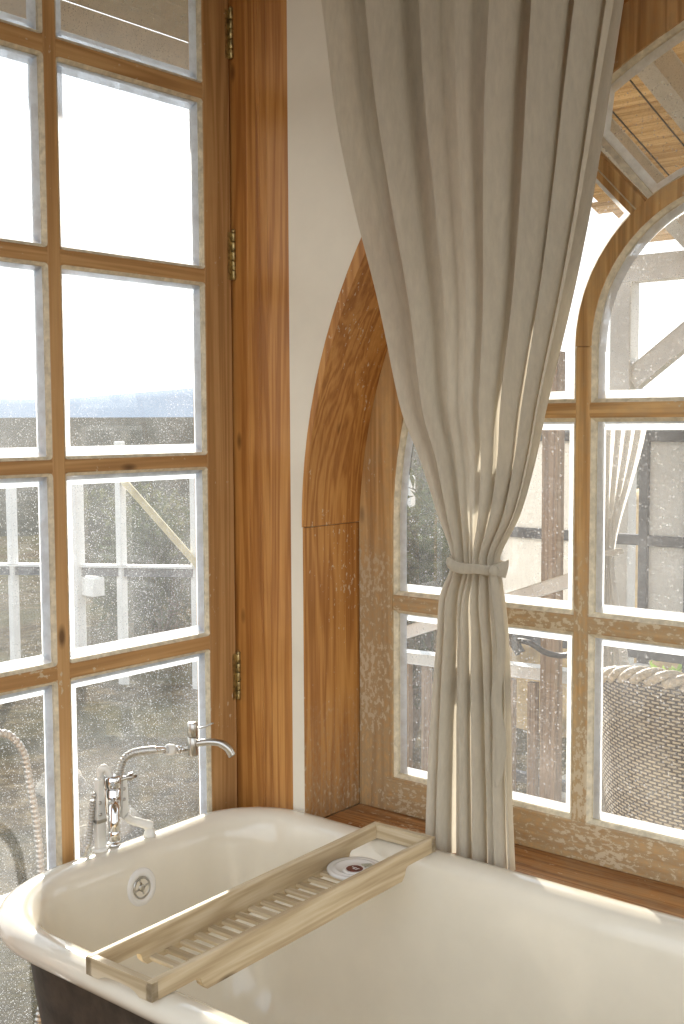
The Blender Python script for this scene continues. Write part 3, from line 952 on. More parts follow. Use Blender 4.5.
for k in range(32):
    a = 2*PI*k/32
    R_.append((ld.x+0.0175*math.cos(a)*0.95, ld.y+0.0175*math.sin(a)*0.95))
f0 = [bm.verts.new((x, y, ld.z+0.0030)) for x, y in R_]; f1 = [bm.verts.new((x, y, ld.z+0.0036)) for x, y in R_]
bm.faces.new(f1)
for k in range(32): bm.faces.new((f0[k], f0[(k+1) % 32], f1[(k+1) % 32], f1[k]))
lab = obj('oval_emblem', bm, M_REDOVAL, dish); lab['label'] = 'dark red oval emblem with pale lines'
bm = new_bm()
for k, (dx, dy, ln) in enumerate(((0.0, 0.003, 0.018), (0.002, -0.002, 0.012))):
    pts = [(ld.x+dx+(t-0.5)*ln, ld.y+dy+0.0012*math.sin(t*14+k), ld.z+0.0038) for t in [q/12 for q in range(13)]]
    tube(bm, pts, 0.0006, 6)
obj('emblem_lines', bm, M_CERAMIC, lab)
bm = new_bm()
ang = math.radians(48)
u_, w_ = Vector((math.cos(ang), math.sin(ang), 0)), Vector((-math.sin(ang), math.cos(ang), 0))
obox(bm, dc+Vector((0.012, 0.026, 0.0098)), u_, w_, Vector((0, 0, 1)), 0.026, 0.018, 0.0012, 0.0005)
lb = obj('printed_patch', bm, M_OLIVE, dish); lb['label'] = 'grey green printed patch'

# ------------------------------------------------------------------ curtain
cur = thing('curtain', 'long beige linen curtain gathered by a tie in front of the arched window', 'curtain', (-1.25, 1.93, SILL))
rows = [(2.62, 1.838, -1.598, -0.822), (2.45, 1.842, -1.575, -0.855), (2.263, 1.846, -1.545, -0.885), (2.082, 1.854, -1.521, -0.920), (1.884, 1.866, -1.480, -0.962), (1.704, 1.888, -1.443, -1.014),
        (1.5, 1.902, -1.402, -1.075), (1.399, 1.910, -1.360, -1.103), (1.296, 1.918, -1.326, -1.140), (1.212, 1.925, -1.292, -1.190), (1.185, 1.926, -1.292, -1.190),
        (1.12, 1.930, -1.326, -1.184), (1.03, 1.938, -1.341, -1.180), (0.90, 1.946, -1.358, -1.179), (0.77, 1.952, -1.370, -1.178), (0.633, 1.960, -1.382, -1.177), (SILL+0.004, 1.966, -1.388, -1.177)]
def smooth_rows(z):
    for (a, b) in zip(rows, rows[1:]):
        if b[0] <= z <= a[0]:
            i = rows.index(a)
            p0 = rows[max(0, i-1)]; p3 = rows[min(len(rows)-1, i+2)]
            t = (a[0]-z)/(a[0]-b[0])
            def cr(k):
                m1 = (b[k]-p0[k])/max(1e-6, (p0[0]-b[0]))*(a[0]-b[0]); m2 = (p3[k]-a[k])/max(1e-6, (a[0]-p3[0]))*(a[0]-b[0])
                return a[k]*(2*t**3-3*t*t+1)+m1*(t**3-2*t*t+t)+b[k]*(-2*t**3+3*t*t)+m2*(t**3-t*t)
            return cr(1), cr(2), cr(3)
    return rows[-1][1:]
# fold crests across the cloth at the top (0 = left hem, 1 = right hem)
crest = [0.02, 0.22, 0.355, 0.475, 0.635, 0.80, 0.925, 1.0]
cdep = [0.9, 1.15, 0.30, 0.22, 0.95, 1.35, 0.9, 0.6]
def fold_phase(t):
    if t < crest[0]: return (t-crest[0])/0.2, cdep[0]
    for i in range(len(crest)-1):
        if crest[i] <= t <= crest[i+1]:
            k = (t-crest[i])/(crest[i+1]-crest[i])
            return i+k, cdep[i]*(1-k)+cdep[i+1]*k
    return len(crest)-1, cdep[-1]
ldep = [0.9, 1.15, 0.35, 0.9, 1.2, 0.5, 1.1, 0.5]
def lowdep(t):
    for i in range(len(crest)-1):
        if crest[i] <= t <= crest[i+1]:
            k = (t-crest[i])/(crest[i+1]-crest[i]); return ldep[i]*(1-k)+ldep[i+1]*k
    return ldep[0]
NCOL, NROW = 330, 150
bm = new_bm(); grid = []
ztop, zbot = 2.62, SILL+0.004
for r in range(NROW+1):
    z = ztop+(zbot-ztop)*r/NROW
    y, xl_, xr_ = smooth_rows(z)
    g = math.exp(-((z-1.2)/0.30)**2)                 # 1 at the tie
    w = xr_-xl_
    line = []
    for c in range(NCOL+1):
        t = c/NCOL
        ph, dp = fold_phase(t)
        # secondary small creases near the tie
        a_top = 0.030+0.014*max(0, min(1, (z-1.3)/0.6)) if z > 1.2 else 0.030
        amp = a_top*(1-g)+0.026*g
        if z < 1.19: dp = dp*(1-min(1, (1.19-z)/0.25)) + lowdep(t)*min(1, (1.19-z)/0.25)
        wob = 0.25*noise.noise(Vector((t*3.0, z*0.9, 2.0)))
        s1 = math.cos(2*PI*(ph+wob*0.25))
        s2 = math.sin(4*PI*(ph+wob*0.25))
        # bundle roundness at the tie: edges go back, middle comes forward
        bulge = -0.020*g*math.sin(PI*t)
        yy = y - amp*dp*s1*(0.85+0.3*noise.noise(Vector((ph*0.7, z*1.1, 5)))) + bulge
        yy += 0.008*noise.noise(Vector((t*9, z*2.3, 7)))*(1-g) + 0.003*noise.noise(Vector((t*30, z*8, 3)))*(0.3+g)
        xx = xl_+w*(0.035+0.95*t) + w*0.030*s2*dp*(1-0.2*g) + 0.006*noise.noise(Vector((t*4, z*1.5, 11)))*(1-g)
        if z < 1.19: 
            yy += 0.006*math.sin(19*t+2*z)*min(1, (1.19-z)/0.1)
        line.append(bm.verts.new((xx, yy, z)))
    grid.append(line)
for a, b in zip(grid, grid[1:]):
    for c in range(NCOL):
        f = bm.faces.new((a[c], a[c+1], b[c+1], b[c])); f.smooth = True
obj('drape', bm, M_LINEN, cur, smooth=True)
# tie band round the bundle
bm = new_bm()
NB = 56; ringsb = []
yc = 1.922
for k in range(NB):
    a = 2*PI*k/NB
    x = -1.2375+0.0525*math.cos(a); yv = yc-0.006+0.064*math.sin(a)*0.92
    zc = 1.192-0.006*math.cos(a)*1.0 + 0.0015*math.sin(5*a)
    nx, ny = math.cos(a), math.sin(a)
    hw = 0.0108+0.0010*math.sin(3*a+1)
    th = 0.0022
    ringsb.append([bm.verts.new((x-nx*th, yv-ny*th, zc-hw)), bm.verts.new((x+nx*th, yv+ny*th, zc-hw*0.9)), bm.verts.new((x+nx*th*2.2, yv+ny*th*2.2, zc)),
                   bm.verts.new((x+nx*th, yv+ny*th, zc+hw*0.9)), bm.verts.new((x-nx*th, yv-ny*th, zc+hw))])
for k in range(NB):
    a, b = ringsb[k], ringsb[(k+1) % NB]
    for j in range(5):
        f = bm.faces.new((a[j], a[(j+1) % 5], b[(j+1) % 5], b[j])); f.smooth = True
band = obj('tie_band', bm, M_LINEN, cur)
def ribbon_strip(bm, pts, widths, wdir, th=0.0016, curl=0.0):
    """cloth strip along pts; wdir = list of width directions"""
    P = arc_path(pts, 8); n = len(P)
    prev = None
    m_ = len(widths)
    for i, p in enumerate(P):
        t = i/(n-1)*(m_-1); j = min(m_-2, int(t)); k = t-j
        w = widths[j]*(1-k)+widths[j+1]*k
        d = (Vector(wdir[j])*(1-k)+Vector(wdir[j+1])*k).normalized()
        if i == 0: tg = P[1]-P[0]
        elif i == n-1: tg = P[-1]-P[-2]
        else: tg = P[i+1]-P[i-1]
        nn = tg.cross(d).normalized()
        row = [bm.verts.new(p-d*w/2-nn*th), bm.verts.new(p-nn*(th+curl*w)), bm.verts.new(p+d*w/2-nn*th), bm.verts.new(p+d*w/2+nn*th), bm.verts.new(p+nn*(th-curl*w)), bm.verts.new(p-d*w/2+nn*th)]
        if prev:
            for q in range(6):
                f = bm.faces.new((prev[q], prev[(q+1) % 6], row[(q+1) % 6], row[q])); f.smooth = True
        else: bm.faces.new(row[::-1])
        prev = row
    bm.faces.new(prev)
kx, ky, kz = -1.1755, 1.888, 1.186
bm = new_bm()
lathe(bm, (kx-0.008, ky, kz), (1, -0.2, 0.1), [(0, -0.002), (0.008, 0.0), (0.0115, 0.006), (0.0105, 0.012), (0.005, 0.016), (0, 0.017)], 14)
ribbon_strip(bm, [(kx, ky, kz), (kx+0.011, ky+0.002, kz+0.003), (kx+0.024, ky+0.004, kz+0.006)], [0.010, 0.026, 0.036], [(0.1, 0.15, 1)]*3, curl=0.12)
obj('knot', bm, M_LINEN, band)
bm = new_bm()
ribbon_strip(bm, [(kx-0.002, ky-0.004, kz-0.004), (kx+0.004, ky-0.003, kz-0.04), (kx+0.016, ky-0.002, kz-0.15), (kx+0.004, ky, kz-0.25), (kx+0.016, ky-0.002, kz-0.33), (kx+0.012, ky-0.002, kz-0.39), (kx+0.009, ky-0.002, kz-0.425)],
             [0.012, 0.018, 0.016, 0.020, 0.022, 0.020, 0.004], [(0.9, 0.5, 0), (0.8, 0.6, 0), (0.6, 0.8, 0), (0.8, 0.5, 0), (1, 0.25, 0), (0.9, 0.4, 0), (1, 0, 0)], curl=0.12)
obj('tie_tail', bm, M_LINEN, band)
# rod above the frame of the picture
rod = thing('curtain_rod', 'slim dark curtain rod on brackets at the top of the wall', 'curtain rod', (-1.25, 1.86, 2.64))
bm = new_bm()
tube(bm, [(-1.70, 1.86, 2.64), (0.8, 1.86, 2.64)], 0.011, 14)
rb = obj('rod', bm, M_IRON, rod)
for x in (-1.69, 0.78):
    bm = new_bm(); box(bm, x-0.008, x+0.008, 1.86, 1.9195, 2.625, 2.655, 0.002)
    obj('bracket', bm, M_IRON, rod)

# ------------------------------------------------------------------ outside: ground, hills
def gz(x, y):
    """height of the terrain"""
    d = math.hypot(x+1.2, y-1.5)
    z = -0.16-0.045*max(0, d-1.5)
    z = max(z, -1.35-0.002*d)
    return z
bm = new_bm()
NXG, NYG = 90, 90
G = []
for i in range(NXG+1):
    row = []
    for j in range(NYG+1):
        x = -26+46*i/NXG; y = -16+46*j/NYG
        z = gz(x, y)+0.07*noise.noise(Vector((x*1.3, y*1.3, 0)))+0.10*noise.noise(Vector((x*0.35, y*0.35, 4)))
        row.append(bm.verts.new((x, y, min(z, -0.13))))
    G.append(row)
for i in range(NXG):
    for j in range(NYG):
        f = bm.faces.new((G[i][j], G[i+1][j], G[i+1][j+1], G[i][j+1])); f.smooth = True
struct(obj('ground', bm, M_GROUND, smooth=True))
bm = new_bm()
G = []
for i in range(61):
    row = []
    for j in range(61):
        x = -420+700*i/60; y = -300+800*j/60
        row.append(bm.verts.new((x, y, -1.62+0.12*noise.noise(Vector((x*0.05, y*0.05, 1)))+5.0*max(0.0, min(1.0, (math.hypot(x, y)-70)/210))**1.3)))
    G.append(row)
for i in range(60):
    for j in range(60):
        bm.faces.new((G[i][j], G[i+1][j], G[i+1][j+1], G[i][j+1]))
struct(obj('ground_plain', bm, M_PLAIN, smooth=True))
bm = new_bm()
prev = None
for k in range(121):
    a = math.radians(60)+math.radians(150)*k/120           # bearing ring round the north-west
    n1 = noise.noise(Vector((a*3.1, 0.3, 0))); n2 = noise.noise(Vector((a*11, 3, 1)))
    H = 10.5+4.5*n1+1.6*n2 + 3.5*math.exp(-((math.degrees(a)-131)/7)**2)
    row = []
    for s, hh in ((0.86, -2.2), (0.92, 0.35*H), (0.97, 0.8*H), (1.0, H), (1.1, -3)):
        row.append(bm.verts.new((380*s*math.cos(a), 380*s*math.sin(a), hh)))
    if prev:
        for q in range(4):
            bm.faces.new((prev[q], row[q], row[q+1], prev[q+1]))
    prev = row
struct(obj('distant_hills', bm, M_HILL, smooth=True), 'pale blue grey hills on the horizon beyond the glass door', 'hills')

# eave over the glazed door
bm = new_bm()
box(bm, -3.12, -3.08, -1.5, 3.5, 2.725, 2.820, 0.003)
ev = tag(obj('eave_fascia', bm, M_WHITEWD), 'white fascia board of the eave outside the top door panes', 'eave'); ev['kind'] = 'structure'
bm = new_bm()
for k in range(9):
    box(bm, -3.079+k*0.120, -3.079+k*0.120+0.117, -1.5, 3.5, 2.820, 2.838, 0.002)
obj('soffit_boards', bm, plain('soffit_paint', (0.62, 0.58, 0.50), 0.8, 10, 0.05), ev)

# ------------------------------------------------------------------ white timber fence down the slope
fd = Vector((0.7985, 0.602, 0)); fo = Vector((-6.24, 5.155, 0))
fence = thing('timber_fence', 'white painted timber fence with a diagonal plank outside the glass door', 'fence', (fo.x, fo.y, gz(fo.x, fo.y)))
for s in (-1.9, -0.765, -0.31, 0.0, 0.52, 1.15, 2.0):
    q = fo+fd*s
    wdt = 0.055 if s not in (-0.31,) else 0.075
    bm = new_bm(); beam(bm, (q.x, q.y, gz(q.x, q.y)-0.2), (q.x, q.y, 1.12 if s else 1.36), wdt, wdt, 0.005)
    obj('post', bm, M_WHITEWD, fence)
for z, h in ((0.46, 0.07), (-0.42, 0.06)):
    bm = new_bm(); beam(bm, tuple(fo+fd*(-2.2)+Vector((0, 0, z+0.03))), tuple(fo+fd*2.3+Vector((0, 0, z-0.03))), 0.04, h, 0.005)
    obj('rail', bm, M_WHITEWD if z != 0.46 else M_GREYWD, fence)
bm = new_bm(); beam(bm, tuple(fo+fd*(-2.2)+Vector((0, 0, 0.525))), tuple(fo+fd*2.3+Vector((0, 0, 0.465))), 0.07, 0.016, 0.003)
obj('top_board', bm, M_WHITEWD, fence)
bm = new_bm(); beam(bm, tuple(fo+fd*0.02+Vector((0.03, -0.03, 1.10))), tuple(fo+fd*0.54+Vector((0.03, -0.03, 0.50))), 0.025, 0.045, 0.004)
br = obj('diagonal_plank', bm, M_YELLOWWD, fence); br['label'] = 'raw yellowish diagonal plank'
bm = new_bm(); q = fo+fd*(-0.22); box(bm, q.x-0.09, q.x+0.09, q.y-0.05, q.y+0.05, 0.29, 0.42, 0.006)
obj('meter_box', bm, M_WHITEWD, fence)

# ------------------------------------------------------------------ shrubs, stones
def shrub_mesh(name, n, rx, rz, leaf, mats, seed):
    rnd = random.Random(seed)
    bm = new_bm()
    lobes = [(Vector((rnd.uniform(-.5, .5)*rx, rnd.uniform(-.5, .5)*rx, rz*rnd.uniform(0.45, 0.85))), rnd.uniform(.45, .7)) for _ in range(7)]
    for k in range(n):
        c, s = rnd.choice(lobes)
        d = Vector((rnd.gauss(0, 1), rnd.gauss(0, 1), rnd.gauss(0, 1))).normalized()
        r = s*(rnd.random()**0.35)
        p = c+Vector((d.x*rx*r, d.y*rx*r, d.z*rz*r*0.75))
        if p.z < 0.02: p.z = rnd.uniform(0.02, 0.1)
        u = Vector((rnd.gauss(0, 1), rnd.gauss(0, 1), rnd.gauss(0, 1))).normalized()
        w = u.cross(d).normalized() if abs(u.dot(d)) < .98 else Vector((1, 0, 0))
        L = leaf*rnd.uniform(.6, 1.3)
        V = [bm.verts.new(p-u*L), bm.verts.new(p+w*L*.35+d*L*.08), bm.verts.new(p+u*L), bm.verts.new(p-w*L*.35+d*L*.08)]
        bm.faces.new(V)
    bmesh.ops.recalc_face_normals(bm, faces=bm.faces[:])
    me = bpy.data.meshes.new(name); bm.to_mesh(me); bm.free(); me.materials.append(mats)
    return me
def stem_mesh(name, h, seed):
    rnd = random.Random(seed); bm = new_bm()
    for k in range(6):
        a = rnd.uniform(0, 2*PI); e = rnd.uniform(.12, .4)
        tube(bm, arc_path([(0, 0, -0.15), (math.cos(a)*e*h*.4, math.sin(a)*e*h*.4, h*.45), (math.cos(a)*e*h, math.sin(a)*e*h, h*.85)], 4), [0.03*h]*3+[0.018*h]*4+[0.008*h]*2, 6)
    me = bpy.data.meshes.new(name); bm.to_mesh(me); bm.free(); me.materials.append(M_BARK)
    return me
kinds = [(shrub_mesh('foliage', 2600, .62, .95, .05, M_LEAF1, 1), stem_mesh('stems', .75, 1)),
         (shrub_mesh('foliage', 3200, .70, 1.35, .055, M_LEAF2, 2), stem_mesh('stems', 1.3, 2)),
         (shrub_mesh('foliage', 1800, .45, .7, .045, M_LEAF3, 3), stem_mesh('stems', .7, 3))]
def shrub(x, y, k, s, rz, label, group=None):
    e = thing('shrub', label, 'shrub', (x, y, gz(x, y)-0.03), group)
    e.scale = (s, s, s); e.rotation_euler.z = rz
    for nm, me in zip(('foliage', 'stems'), kinds[k]):
        o = bpy.data.objects.new(nm, me); COL.objects.link(o); o.parent = e
    return e
GL = 'shrubs on the slope behind the white fence'
LB = 'grey green shrub on the dry slope behind the white fence, seen through the dusty door'
fn = Vector((-0.602, 0.7985, 0))
for n_, t_, k, sc_ in ((1.5, -4.4, 1, 0.9), (1.5, -2.2, 0, 1.15), (1.5, 0.0, 1, 0.85), (1.1, 1.9, 0, 0.8), (4.0, -3.4, 1, 1.15), (4.0, -0.9, 0, 1.3), (4.0, 1.6, 1, 1.15), (4.6, 5.6, 0, 1.3)):
    q = fo+fn*n_+fd*t_
    shrub(q.x, q.y, k, sc_, random.uniform(0, 6), LB, GL)
shrub(-3.55, 4.75, 1, 0.95, 1.0, 'tall dark bush behind the left light of the arched window')
shrub(-1.95, 4.85, 2, 0.9, 2.0, 'small bright green bush low at the right edge beyond the arched window')

def stone_mesh(seed, r):
    bm = new_bm(); bmesh.ops.create_icosphere(bm, subdivisions=3, radius=1)
    for v in bm.verts:
        n = v.co.normalized()
        v.co = n*r*(1+0.28*noise.noise(n*1.6+Vector((seed*7, 0, 0)))+0.08*noise.noise(n*5+Vector((0, seed*3, 0))))
        v.co.z *= 0.72
    return bm
for k, (x, y, r, lb) in enumerate(((-3.35, 2.02, 0.17, 'rough stone close behind the lowest left door pane'), (-4.4, 3.25, 0.12, 'flat rough stone on the dry ground left of the mixer tap'),
                                   (-3.75, 3.05, 0.10, 'small rounded stone on dry ground behind the mixer tap'))):
    bm = stone_mesh(k+1, r); bmesh.ops.translate(bm, verts=bm.verts[:], vec=(x, y, gz(x, y)+r*0.28))
    tag(obj('boulder', bm, M_ROCK, loc=(x, y, gz(x, y)), smooth=True), lb, 'stone', 'stones on the dry slope')

bm = new_bm()
rows_ = []
for i in range(25):
    row = []
    for j in range(17):
        x = -4.3+4.5*i/24; y = 5.75+(x+3)*0.05+1.6*j/16
        prof = math.sin(min(1, j/10)*PI/2)
        z = gz(x, y)-0.12+1.55*prof*(1-0.25*abs((i-12)/12)**4)+0.14*noise.noise(Vector((x*1.5, y*1.5, 8)))*prof
        row.append(bm.verts.new((x, y, z)))
    rows_.append(row)
for a, b in zip(rows_, rows_[1:]):
    for j in range(16):
        f = bm.faces.new((a[j], b[j], b[j+1], a[j+1])); f.smooth = True
struct(obj('earth_bank', bm, M_BANK, smooth=True), 'ochre earth bank rising behind the veranda', 'bank')

# garden hose standing outside the lowest left pane
bm = new_bm()
corrugated(bm, arc_path([(-2.16, 1.30, 0.64), (-2.16, 1.35, 0.765), (-2.16, 1.435, 0.797), (-2.16, 1.490, 0.748), (-2.16, 1.511, 0.651), (-2.16, 1.530, 0.50), (-2.16, 1.536, 0.20), (-2.16, 1.514, 0.10), (-2.18, 1.49, -0.15)], 10), 0.010, pitch=0.012, depth=0.12, seg=10)
tube(bm, [(-2.16, 1.30, 0.65), (-2.16, 1.285, 0.55), (-2.16, 1.285, -0.16)], 0.014, 12)
tag(obj('garden_hose', bm, M_HOSE, loc=(-2.16, 1.285, -0.16), smooth=True), 'pale corrugated hose looping behind the lowest left door pane', 'hose')

# ------------------------------------------------------------------ veranda outside the arched window
bm = new_bm()
for k in range(19):
    box(bm, -2.35, 2.2, 2.24+k*0.118, 2.24+k*0.118+0.114, -0.06, -0.035, 0.002)
dk = struct(obj('veranda_floor', bm, plain('weathered_decking', (0.42, 0.36, 0.28), 0.8, 20, 0.2)), 'weathered deck boards of the veranda outside the arched window', 'deck')
RS = 0.300
ZR0 = 2.87
def roofz(y): return ZR0-RS*(y-2.20)
roof = thing('veranda_roof', 'sloping reed mat roof on white rafters over the veranda', 'roof', (-0.1, 2.21, ZR0))
dirR = Vector((0, 1, -RS)).normalized(); nR = Vector((0, RS, 1)).normalized()
bm = new_bm()
y = 2.21
rnd = random.Random(5)
while y < 4.35:
    w = rnd.uniform(0.075, 0.11)
    p = Vector((-0.05, y+w/2, roofz(y+w/2)))
    obox(bm, p+nR*rnd.uniform(-0.003, 0.003), Vector((1, 0, 0)), dirR, nR, 4.1+rnd.uniform(-.08, .08), w/dirR.y-rnd.choice((0.0, 0.0, 0.0, 0.006)), 0.012, 0.003)
    y += w
obj('reed_mat', bm, M_REED, roof)
bm = new_bm()
for x in [-2.0+0.13*k for k in range(30)]:
    pts = [(x+0.012*noise.noise(Vector((x*5, t, 0))), t, roofz(t)-0.012) for t in [2.22+0.06*q for q in range(35)]]
    tube(bm, pts, 0.0028, 5)
obj('tie_wires', bm, M_IRON, roof)
for x in [-1.79+0.325*k for k in range(11)]:
    bm = new_bm(); a = Vector((x, 2.21, roofz(2.21)-0.065)); b = Vector((x, 4.35, roofz(4.35)-0.065))
    beam(bm, a, b, 0.06, 0.10, 0.004)
    obj('rafter', bm, M_WHITEWD, roof)
bm = new_bm(); beam(bm, (-2.1, 4.30, roofz(4.30)-0.165), (2.0, 4.30, roofz(4.30)-0.165), 0.07, 0.10, 0.004)
obj('eaves_beam', bm, M_WHITEWD, roof)
for x in (-2.08, -0.35, 1.3):
    bm = new_bm(); box(bm, x-0.045, x+0.045, 4.26, 4.34, -0.16, roofz(4.30)-0.214, 0.005)
    obj('veranda_post', bm, M_WHITEWD, roof)
for x, s in ((-2.08, 1), (-0.35, -1)):
    bm = new_bm(); beam(bm, (x+s*0.04, 4.30, 1.64), (x+s*0.56, 4.30, 2.03), 0.05, 0.085, 0.004)
    obj('diagonal_brace', bm, M_WHITEWD, roof)

bm = new_bm(); box(bm, -2.035, -1.975, 3.57, 3.63, -0.035, 1.72, 0.005)
tag(obj('brown_post', bm, M_BROWNWD, loc=(-2.02, 3.6, -0.035)), 'brown upright post behind the curtain, left of the window mullion', 'post')

# balustrade left part
bal = thing('balustrade', 'low brown picket balustrade with pale top rail behind the lower window panes', 'balustrade', (-2.2, 3.75, -0.035))
bm = new_bm(); beam(bm, (-2.9, 3.75, 0.52), (-1.75, 3.75, 0.55), 0.06, 0.045, 0.004); obj('top_rail', bm, M_WHITEWD, bal)
bm = new_bm(); beam(bm, (-2.9, 3.75, 0.03), (-1.75, 3.75, 0.03), 0.05, 0.04, 0.004); obj('bottom_rail', bm, M_BROWNWD, bal)
for k in range(12):
    x = -2.85+k*0.098
    bm = new_bm(); box(bm, x-0.018, x+0.018, 3.735, 3.765, 0.05, 0.50, 0.003); obj('picket', bm, M_BROWNWD, bal)
for x in (-2.92, -1.74):
    bm = new_bm(); box(bm, x-0.03, x+0.03, 3.72, 3.78, -0.16, 0.62, 0.004); obj('end_post', bm, M_WHITEWD, bal)

# white sloping handrail
bm = new_bm()
beam(bm, (-2.55, 3.35, 0.68), (-1.73, 3.35, 0.985), 0.04, 0.045, 0.004)
for x in (-2.5, -1.765):
    box(bm, x-0.018, x+0.018, 3.335, 3.365, -0.035, 0.68+(x+2.55)*0.372, 0.003)
tag(obj('handrail', bm, M_WHITEWD, loc=(-2.2, 3.35, -0.035)), 'white handrail on two posts crossing behind the curtain tie', 'handrail')

# pale panelled screen in a dark frame
scn = thing('panel_screen', 'dark framed screen with tall white panels at the far side of the veranda', 'screen', (-1.72, 4.05, -0.035))
bm = new_bm()
for x in (-2.52, -2.08, -1.865, -1.685, -1.50, -1.30):
    box(bm, x-0.018, x+0.018, 4.03, 4.07, -0.035, 1.44, 0.003)
for z in (0.02, 0.60, 1.03, 1.42):
    box(bm, -2.53, -1.29, 4.032, 4.068, z-0.02, z+0.02, 0.003)
obj('dark_frame', bm, M_GREYWD, scn)
for x0, x1 in ((-1.847, -1.703), (-2.50, -2.10)):
    for z0, z1 in ((1.05, 1.40), (0.62, 1.01)):
        bm = new_bm(); box(bm, x0, x1, 4.047, 4.053, z0, z1, 0.002); obj('white_panel', bm, M_WHITECL, scn)

# white tied curtain on the veranda
vc = thing('veranda_curtain', 'white tied back curtain hanging on the veranda, seen through the right light', 'curtain', (-1.70, 3.42, -0.03))
bm = new_bm(); grid = []
for r in range(61):
    z = 1.52-1.54*r/60
    g = math.exp(-((z-1.05)/0.28)**2)
    top = max(0, min(1, (z-1.05)/0.9))
    xl_ = -1.80+0.07*g+0.02*max(0, min(1, (1.1-z)*4)); xr_ = -1.62-0.065*g+0.10*top
    line = []
    for c in range(81):
        t = c/80
        line.append(bm.verts.new((xl_+(xr_-xl_)*t, 3.42+0.022*math.cos(t*38+noise.noise(Vector((t*2, z, 0))))*(1-.3*g), z)))
    grid.append(line)
for a, b in zip(grid, grid[1:]):
    for c in range(80): bm.faces.new((a[c], a[c+1], b[c+1], b[c]))
obj('drape', bm, M_WHITECL, vc, smooth=True)
bm = new_bm()
tube(bm, [(-1.703+0.046*math.cos(2*PI*k/24), 3.42+0.032*math.sin(2*PI*k/24), 1.05+0.006*math.cos(2*PI*k/24)) for k in range(25)], 0.010, 8)
obj('tie_band', bm, M_WHITECL, vc, smooth=True)
bm = new_bm(); tube(bm, [(-1.9, 3.42, 1.53), (0.9, 3.42, 1.53)], 0.012, 10)
obj('hanging_rail', bm, M_IRON, vc)
for x in (-1.33, 0.62):
    bm = new_bm(); tube(bm, [(x, 3.42, 1.53), (x, 3.42, roofz(3.42)-0.01)], 0.006, 8)
    obj('hanger', bm, M_IRON, vc)

# twisted wire with a clamp
bm = new_bm()
tube(bm, arc_path([(-2.16+0.05*k, 3.30+0.006*math.sin(k*2.1), 0.765+0.012*math.sin(k*1.7)-0.006*k) for k in range(9)], 5), 0.010, 8)
beam(bm, (-2.02, 3.29, 0.72), (-1.97, 3.29, 0.79), 0.02, 0.028, 0.003); beam(bm, (-2.0, 3.29, 0.78), (-1.95, 3.29, 0.71), 0.02, 0.024, 0.003)
box(bm, -2.165, -2.135, 3.28, 3.32, -0.035, 0.775, 0.003)
tag(obj('branch_rail', bm, M_IRON, loc=(-2.15, 3.3, -0.035)), 'knotted dark branch held by a thin post right of the curtain tail', 'branch')

# ------------------------------------------------------------------ wicker armchair
CC = Vector((-1.077, 2.955, -0.035))
chair = thing('wicker_armchair', 'round backed wicker armchair close outside the lower right window pane', 'armchair', CC)
RC = 0.37
def chair_top(a):
    """rim height; a = angle from the middle of the backrest"""
    t = min(1, abs(a)/math.radians(135))
    return 0.885-0.20*(t*t*(3-2*t))
back_dir = math.radians(262)          # we look at the outside of the backrest
def chair_r(z): return RC*(0.86+0.16*min(1, z/0.8))
NCa, NCz = 64, 20
for inner_ in (0,):
    bm = new_bm(); uvl = bm.loops.layers.uv.new('UVMap')
    gr = []
    for i in range(NCa+1):
        a = math.radians(-135)+math.radians(270)*i/NCa
        col_ = []
        top = chair_top(a)
        for side in (0, 1):
            for j in range(NCz+1):
                z = 0.06+(top-0.06)*(j/NCz if side == 0 else 1-j/NCz)
                r = chair_r(z)-(0.028 if side else 0)
                col_.append((bm.verts.new((CC.x+r*math.cos(back_dir+a), CC.y+r*math.sin(back_dir+a), CC.z+z)), a*RC/0.028, z/0.016))
        gr.append(col_)
    m_ = len(gr[0])
    for i in range(NCa):
        for j in range(m_):
            j2 = (j+1) % m_
            q = (gr[i][j], gr[i+1][j], gr[i+1][j2], gr[i][j2])
            f = bm.faces.new([v[0] for v in q]); f.smooth = True
            for lp, v in zip(f.loops, q): lp[uvl].uv = (v[1], v[2])
    for i in (0, NCa):
        vs = [v for v in gr[i]]
        for j in range(NCz):
            q = (vs[j], vs[j+1], vs[m_-2-j], vs[m_-1-j])
            f = bm.faces.new([v[0] for v in q])
    obj('woven_shell', bm, M_WICKER, chair)
bm = new_bm()
pts = []
for i in range(NCa+1):
    a = math.radians(-135)+math.radians(270)*i/NCa
    z = chair_top(a); r = chair_r(z)-0.014
    pts.append(Vector((CC.x+r*math.cos(back_dir+a), CC.y+r*math.sin(back_dir+a), CC.z+z)))
for ph in (0, 2*PI/3, 4*PI/3):
    q = []
    for i, p in enumerate(pts):
        for k in range(3):
            if i == len(pts)-1 and k: break
            p2 = p if k == 0 else p.lerp(pts[i+1], k/3)
            an = (i+k/3)*1.15+ph
            rad = Vector((p2.x-CC.x, p2.y-CC.y, 0)).normalized()
            q.append(p2+rad*0.013*math.cos(an)+Vector((0, 0, 0.013*math.sin(an)+0.006)))
    tube(bm, q, 0.012, 8)
obj('braided_rim', bm, M_WICKRIM, chair, smooth=True)
bm = new_bm()
lathe(bm, CC+Vector((0, 0, 0.36)), (0, 0, 1), [(0, 0), (0.30, 0), (0.33, 0.012), (0.33, 0.025), (0.30, 0.03), (0, 0.03)], 40)
obj('seat', bm, M_WICKRIM, chair)
bm = new_bm()
lathe(bm, CC+Vector((0, 0, 0.392)), (0, 0, 1), [(0, 0), (0.26, 0), (0.305, 0.02), (0.312, 0.05), (0.30, 0.082), (0.25, 0.10), (0, 0.112)], 44)
obj('seat_cushion', bm, M_CUSHION, chair)
bm = new_bm()
ca = back_dir-math.radians(35)
